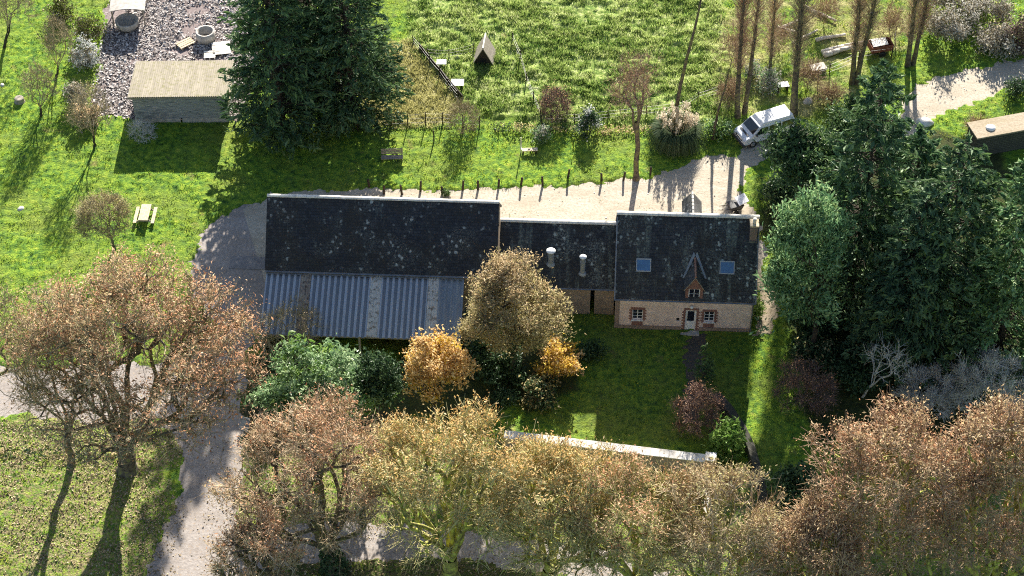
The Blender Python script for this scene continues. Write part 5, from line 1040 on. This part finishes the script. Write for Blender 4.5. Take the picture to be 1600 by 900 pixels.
# plank along pen edge (low dark board bank) and low hedge
a, b_ = G(652, 76), G(722, 160); L = float(np.hypot(*(b_-a)[:2])); k = MB()
tr = Matrix.Translation(Vector(a)) @ Matrix.Rotation(math.atan2(b_[1]-a[1], b_[0]-a[0]), 4, 'Z'); k.box(0.15, L-0.15, 0.1, 0.16, 0, 0.62, tr)
tag(k.build('board_fence', M['darkwood']), 'low dark board fence slanting along the straw pen', 'fence')
def hedge(name, lb, pts, h, wd, seed, leaf, leaf2):
    rg = np.random.default_rng(seed); P = [G(*p) for p in pts]; cs = []
    for q0, q1 in zip(P, P[1:]):
        m = int(np.linalg.norm(q1-q0)*230*h); t = rg.random((m, 1)); cs.append(q0+(q1-q0)*t+np.c_[rg.normal(0, wd*0.4, m), rg.normal(0, wd*0.5, m), h*rg.random(m)**0.8*(0.75+0.5*rg.random(m))])
    c = np.concatenate(cs)-P[0]; V, F = leafcards(c, 0.05, 0.11, rg); root = thing(name, lb, 'hedge', P[0])
    mk('foliage', V, F, [M[leaf], M[leaf2]], root, tint=rg.random(len(c)), midx=(vnoise(c[:, 0]*1.5, c[:, 1]*1.5, seed) > 0.5).astype(int)); return root
hedge('low_hedge', 'low dark hedge in the fence line before the meadow', [(770, 204), (830, 206), (905, 208)], 0.75, 0.5, 150, 'ivy', 'amber')
hedge('low_hedge', 'low withered hedge between dark bush and pampas clump', [(935, 210), (985, 206), (1030, 204)], 0.55, 0.5, 151, 'amber', 'beige')
hedge('low_hedge', 'low tuft line along the lower edge of the straw pen', [(560, 207), (640, 201), (748, 202)], 0.28, 0.2, 152, 'ivy', 'straw')
hedge('low_hedge', 'low scrubby hedge in the grass under the left trees', [(-30, 712), (60, 712), (130, 712), (230, 720)], 0.4, 0.6, 153, 'ivy', 'beige')

# A-frame coop
co_ = thing('hen_coop', 'small A-frame hen coop with grey roof in the meadow', 'coop', G(757, 93), R(-6)); co_.scale = (1.15, 1.1, 1.2)
k = MB()
for s in (-1, 1):
    qd = [(s*0.85, -0.95, 0.12), (0, -0.95, 1.72), (0, 0.95, 1.72), (s*0.85, 0.95, 0.12)]; k.slab(qd if s < 0 else [qd[1], qd[0], qd[3], qd[2]], 0.05)
k.build('roof', M['greywood'], co_)
k = MB(); k.prism([(-0.74, -0.86, 0.1), (0.74, -0.86, 0.1), (0, -0.86, 1.55)], (0, 0.04, 0)); k.prism([(-0.74, 0.82, 0.1), (0.74, 0.82, 0.1), (0, 0.82, 1.55)], (0, 0.04, 0)); k.build('gable', M['darkwood'], co_)
k = MB(); k.box(-0.2, 0.2, -0.885, -0.862, 0.15, 0.75); k.build('door', M['dark'], co_)
k = MB(); k.box(-0.05, 0.05, -0.97, 0.97, 1.73, 1.77); k.build('ridge_board', M['coping'], co_)
# brown shelter in the pen
sh_ = thing('hen_shelter', 'brown wedge shaped shelter in the straw pen under the cypress', 'shelter', G(607, 146), R(28))
k = MB(); k.prism([(-1.2, -0.0, 0.0), (1.2, 0.0, 0.0), (1.2, 2.8, 0.0), (-1.2, 2.8, 0.0)], (0, 0, 0.02))
k.add([(-1.0, 0.0, 0.05), (1.0, 0.0, 0.05), (1.0, 2.4, 1.5), (-1.0, 2.4, 1.5), (-1.0, 2.46, 0.0), (1.0, 2.46, 0.0)], [(0, 1, 2, 3), (3, 2, 5, 4), (0, 3, 4), (1, 5, 2), (0, 4, 5, 1)])
k.build('roof', simple('brown felt', [(0.10, 0.075, 0.05), (0.17, 0.13, 0.09)], 4, 0.95, 0.3), sh_)
# white feeder boards
for u, v, s_, lb in ((715, 136, 0.55, 'white table board on legs at the corner of the straw pen'), (690, 104, 0.42, 'small white table board between straw pen and coop')):
    t = thing('feeder_table', lb, 'table', G(u, v)); k = MB(); k.box(-s_, s_, -s_*0.8, s_*0.8, 0.5, 0.54); k.build('top', M['white'], t, False, 0.01)
    for x in (-1, 1): k = MB(); k.box(x*s_*0.8-0.03, x*s_*0.8+0.03, -s_*0.7, s_*0.7, -0.02, 0.497); k.build('leg', M['greywood'], t)
# rubble yard things
ct_ = thing('canopy_shelter', 'small shelter with white curved roof at the top of the rubble yard', 'shelter', G(203, 42), R(4)); ct_.scale = (1.15, 1.1, 1.1)
k = MB(); n = 9; V = []
for y in (-0.2, 3.2): V += [(-1.35+2.7*i/(n-1), y, 1.75+0.22*math.sin(math.pi*i/(n-1))) for i in range(n)]
k.add(V, [(i, i+1, n+i+1, n+i) for i in range(n-1)]); k.add([(x, y, z-0.06) for x, y, z in V], [(n+i, n+i+1, i+1, i) for i in range(n-1)]); k.build('roof', M['concrete'], ct_, True)
for x in (-1.2, 1.2):
    for y in (0.0, 3.0): k = MB(); k.box(x-0.05, x+0.05, y-0.05, y+0.05, -0.05, 1.74); k.build('leg', M['greywood'], ct_)
tb = MB(); pr2 = [(0.0, 0.05), (0.75, 0.08), (1.0, 0.45), (1.05, 0.9), (1.0, 0.95), (0.95, 0.9), (0.6, 0.3), (0.02, 0.28)]; tb.lathe(pr2, (0, 0, 0), 18)
t_ = tb.build('tub', M['concrete'], None, True); t_.location = tuple(G(200, 44)); tag(t_, 'pale round tub under the white curved shelter', 'tub')
k = MB(); k.lathe([(0.85, 0.0), (0.85, 0.95), (0.68, 0.95), (0.66, 0.1), (0.02, 0.08)], (0, 0, 0), 24); wl = k.build('concrete_ring', M['concrete'], None, True); wl.location = tuple(G(322, 62)); tag(wl, 'round concrete ring standing in the rubble yard', 'concrete ring')
for u, v, sx, sy, rz, m_, lb in ((290, 70, 0.75, 0.5, 40, 'palewood', 'pale pallet lying tilted in the rubble yard'), (346, 78, 0.8, 0.9, 10, 'coping', 'white slabs stacked behind the shed'), (328, 88, 0.5, 0.5, 5, 'coping', 'white block pile just behind the shed roof')):
    k = MB(); t = Matrix.Rotation(R(rz), 4, 'Z')
    for i in range(4): k.box(-sx, sx, -sy+i*sy*0.5+0.02, -sy+(i+1)*sy*0.5-0.04, 0.20+0.015*(i % 2), 0.24+0.015*(i % 2), t)
    for i in (-1, 0, 1): k.box(i*sx*0.85-0.05, i*sx*0.85+0.05, -sy, sy, 0.0, 0.195, t)
    q_ = k.build('pallet' if m_ == 'palewood' else 'slab_stack', M[m_]); q_.location = tuple(G(u, v)); tag(q_, lb, 'pallet' if m_ == 'palewood' else 'slab stack')
# stump on the left lawn, pale stones
k = MB(); k.lathe([(0.55, -0.05), (0.42, 0.2), (0.38, 0.5), (0.3, 0.52), (0.02, 0.5)], (0, 0, 0), 14); s_ = k.build('tree_stump', M['greywood']); s_.location = tuple(G(31, 160)); tag(s_, 'grey tree stump on the left lawn', 'tree stump')
def rock(name, lb, u, v, s, seed, m_='coping', cat='stone'):
    rg = np.random.default_rng(seed); k = MB(); pts = [(s*(1+0.3*rg.random()-0.15)*math.cos(a)*f, s*0.75*(1+0.3*rg.random()-0.15)*math.sin(a)*f, z*s) for f, z in ((1, -0.05), (1.05, 0.35), (0.6, 0.7)) for a in np.linspace(0, 6.283, 9)[:-1]]
    k.add(pts, [(j*8+i, j*8+(i+1) % 8, (j+1)*8+(i+1) % 8, (j+1)*8+i) for j in range(2) for i in range(8)]+[tuple(range(16, 24))]); o_ = k.build(name, M[m_], None, True); o_.location = tuple(G(u, v)); o_.rotation_euler[2] = seed; return tag(o_, lb, cat)
rock('pale_stone', 'pale stone lying in the lawn left of the round tree', 33, 327, 0.3, 1); rock('pale_stone', 'white stone at the left edge of the lawn', 4, 134, 0.25, 2); rock('boulder', 'white boulder on the edge of the far drive behind the spruces', 1443, 194, 0.75, 3); rock('pale_stone', 'pale stone beside the stump pile near the van', 1262, 160, 0.5, 4, 'log')
# log piles, planks, red trailer, white sheets by the poplars
rg = np.random.default_rng(9); LOGS = 'bleached logs lying at the top right'
LL = ['long bleached log on the ground behind the poplars', 'short bleached log at the left of the log pile', 'thick bleached log in front of the red trailer', 'thin bleached log leaning across the pile', 'bleached log furthest up by the top edge', 'crooked bleached log nearest to the van', 'bleached branch lying across the grass by the paired trunks', 'weathered branch beside the wire fence']
for i, (u, v, ln_, an, r_) in enumerate(((1318, 78, 4.2, 18, 0.24), (1226, 52, 2.6, -30, 0.2), (1312, 84, 3.2, 20, 0.28), (1258, 60, 3.0, 35, 0.15), (1282, 24, 3.6, -38, 0.2), (1296, 62, 2.6, 14, 0.2), (1240, 40, 2.4, 25, 0.18), (1352, 72, 2.2, 15, 0.14))):
    k = MB(); a = R(an); d = Vector((math.cos(a), math.sin(a), 0)); p = -d*ln_/2+Vector((0, 0, r_))
    for j in range(4):
        q = p+d*ln_/4+Vector((rg.normal(0, 0.08), rg.normal(0, 0.08), abs(rg.normal(0, 0.05)))); k.tube(p, q, r_*(1-0.12*j), r_*(1-0.12*(j+1)), 9); p = q
    o_ = k.build('log', M['log'], None, True); o_.location = tuple(G(u, v)); tag(o_, LL[i], 'log', LOGS)
tr_ = thing('trailer', 'small rusty red box trailer by the top right logs', 'trailer', G(1374, 82), R(14))
k = MB(); k.box(-1.0, 1.0, -0.6, 0.6, 0.5, 0.56); k.box(-1.0, 1.0, -0.6, -0.55, 0.563, 1.1); k.box(-1.0, 1.0, 0.55, 0.6, 0.563, 1.1); k.box(-1.0, -0.95, -0.548, 0.548, 0.563, 1.1); k.box(0.95, 1.0, -0.548, 0.548, 0.563, 1.1); k.build('body', M['rust'], tr_)
for s in (-1, 1): k = MB(); k.tube((0, s*0.62, 0.3), (0, s*0.74, 0.3), 0.3, None, 16); k.build('wheel', M['rubber'], tr_)
k = MB(); k.slab([(-0.9, -0.5, 1.16), (0.5, -0.5, 1.22), (0.6, 0.5, 1.2), (-0.8, 0.5, 1.25)], 0.03); k.build('cover', M['coping'], tr_)
pg = thing('stone_trough', 'pale stone trough with flat lid between log pile and van', 'trough', G(1277, 112), R(18)); k = MB(); k.box(-0.65, 0.65, -0.4, 0.4, 0, 0.5); k.build('basin', M['greywood'], pg, False, 0.03); k = MB(); k.box(-0.7, 0.7, -0.46, 0.46, 0.51, 0.58); k.build('lid', M['log'], pg, False, 0.02)
wt = thing('garden_table', 'white topped table half hidden behind the van', 'table', G(1222, 142), R(8)); k = MB(); k.box(-0.5, 0.5, -0.35, 0.35, 0.7, 0.74); k.build('top', M['white'], wt)
for x in (-0.4, 0.4): k = MB(); k.box(x-0.03, x+0.03, -0.3, 0.3, -0.02, 0.697); k.build('leg', M['darkwood'], wt)
# handcart with white lid behind the house
wb_ = thing('handcart', 'dark handcart with a tilted white lid behind the right end of the house', 'cart', G(1148, 330), R(20))
k = MB(); k.add([(-0.45, -0.35, 0.35), (0.45, -0.35, 0.35), (0.45, 0.35, 0.35), (-0.45, 0.35, 0.35), (-0.6, -0.45, 0.85), (0.6, -0.45, 0.85), (0.6, 0.45, 0.85), (-0.6, 0.45, 0.85)], [(3, 2, 1, 0), (4, 5, 6, 7), (0, 1, 5, 4), (1, 2, 6, 5), (2, 3, 7, 6), (3, 0, 4, 7)]); k.build('tray', M['blacktrim'], wb_, False, 0.02)
for s in (-1, 1): k = MB(); k.tube((-0.15, s*0.48, 0.26), (-0.15, s*0.56, 0.26), 0.26, None, 16); k.build('wheel', M['rubber'], wb_); k = MB(); k.tube((-0.5, s*0.3, 0.6), (-1.3, s*0.25, 0.75), 0.025, None, 6); k.build('handle', M['darkwood'], wb_)
k = MB(); k.slab([(0.1, -0.5, 1.0), (0.95, -0.5, 1.25), (0.95, 0.5, 1.3), (0.1, 0.5, 1.05)], 0.06); k.build('lid', M['white'], wb_, False, 0.02)
# mown slab in the yard, wood stack by the laurel, garden ornaments
k = MB(); k.box(-1.45, 1.45, -0.7, 0.7, -0.05, 0.06); o_ = k.build('concrete_slab', simple('dark old concrete', [(0.17, 0.165, 0.17), (0.27, 0.255, 0.25)], 3, 0.9, 0.3), None, False, 0.02); o_.location = tuple(G(388, 411)); o_.rotation_euler[2] = YAW; tag(o_, 'flat concrete slab in the yard at the left end of the barn', 'concrete slab')
ws_ = thing('sign_board', 'small dark leaning board beside the laurel at the drive', 'board', G(383, 672), R(-20)); k = MB(); k.slab([(-0.35, -0.3, 0.25), (0.35, -0.3, 0.25), (0.35, 0.35, 1.0), (-0.35, 0.35, 1.0)], 0.04); k.build('panel', M['boards'], ws_)
for x in (-0.3, 0.3): k = MB(); k.box(x-0.03, x+0.03, 0.36, 0.42, -0.02, 1.0); k.build('leg', M['darkwood'], ws_)
k = MB(); k.tube((0, 0, -0.1), (0.02, 0, 1.25), 0.06, 0.055, 8); o_ = k.build('wooden_post', M['darkwood']); o_.location = tuple(G(678, 222)); tag(o_, 'thick stake standing on the grass right of the slatted bench', 'post')
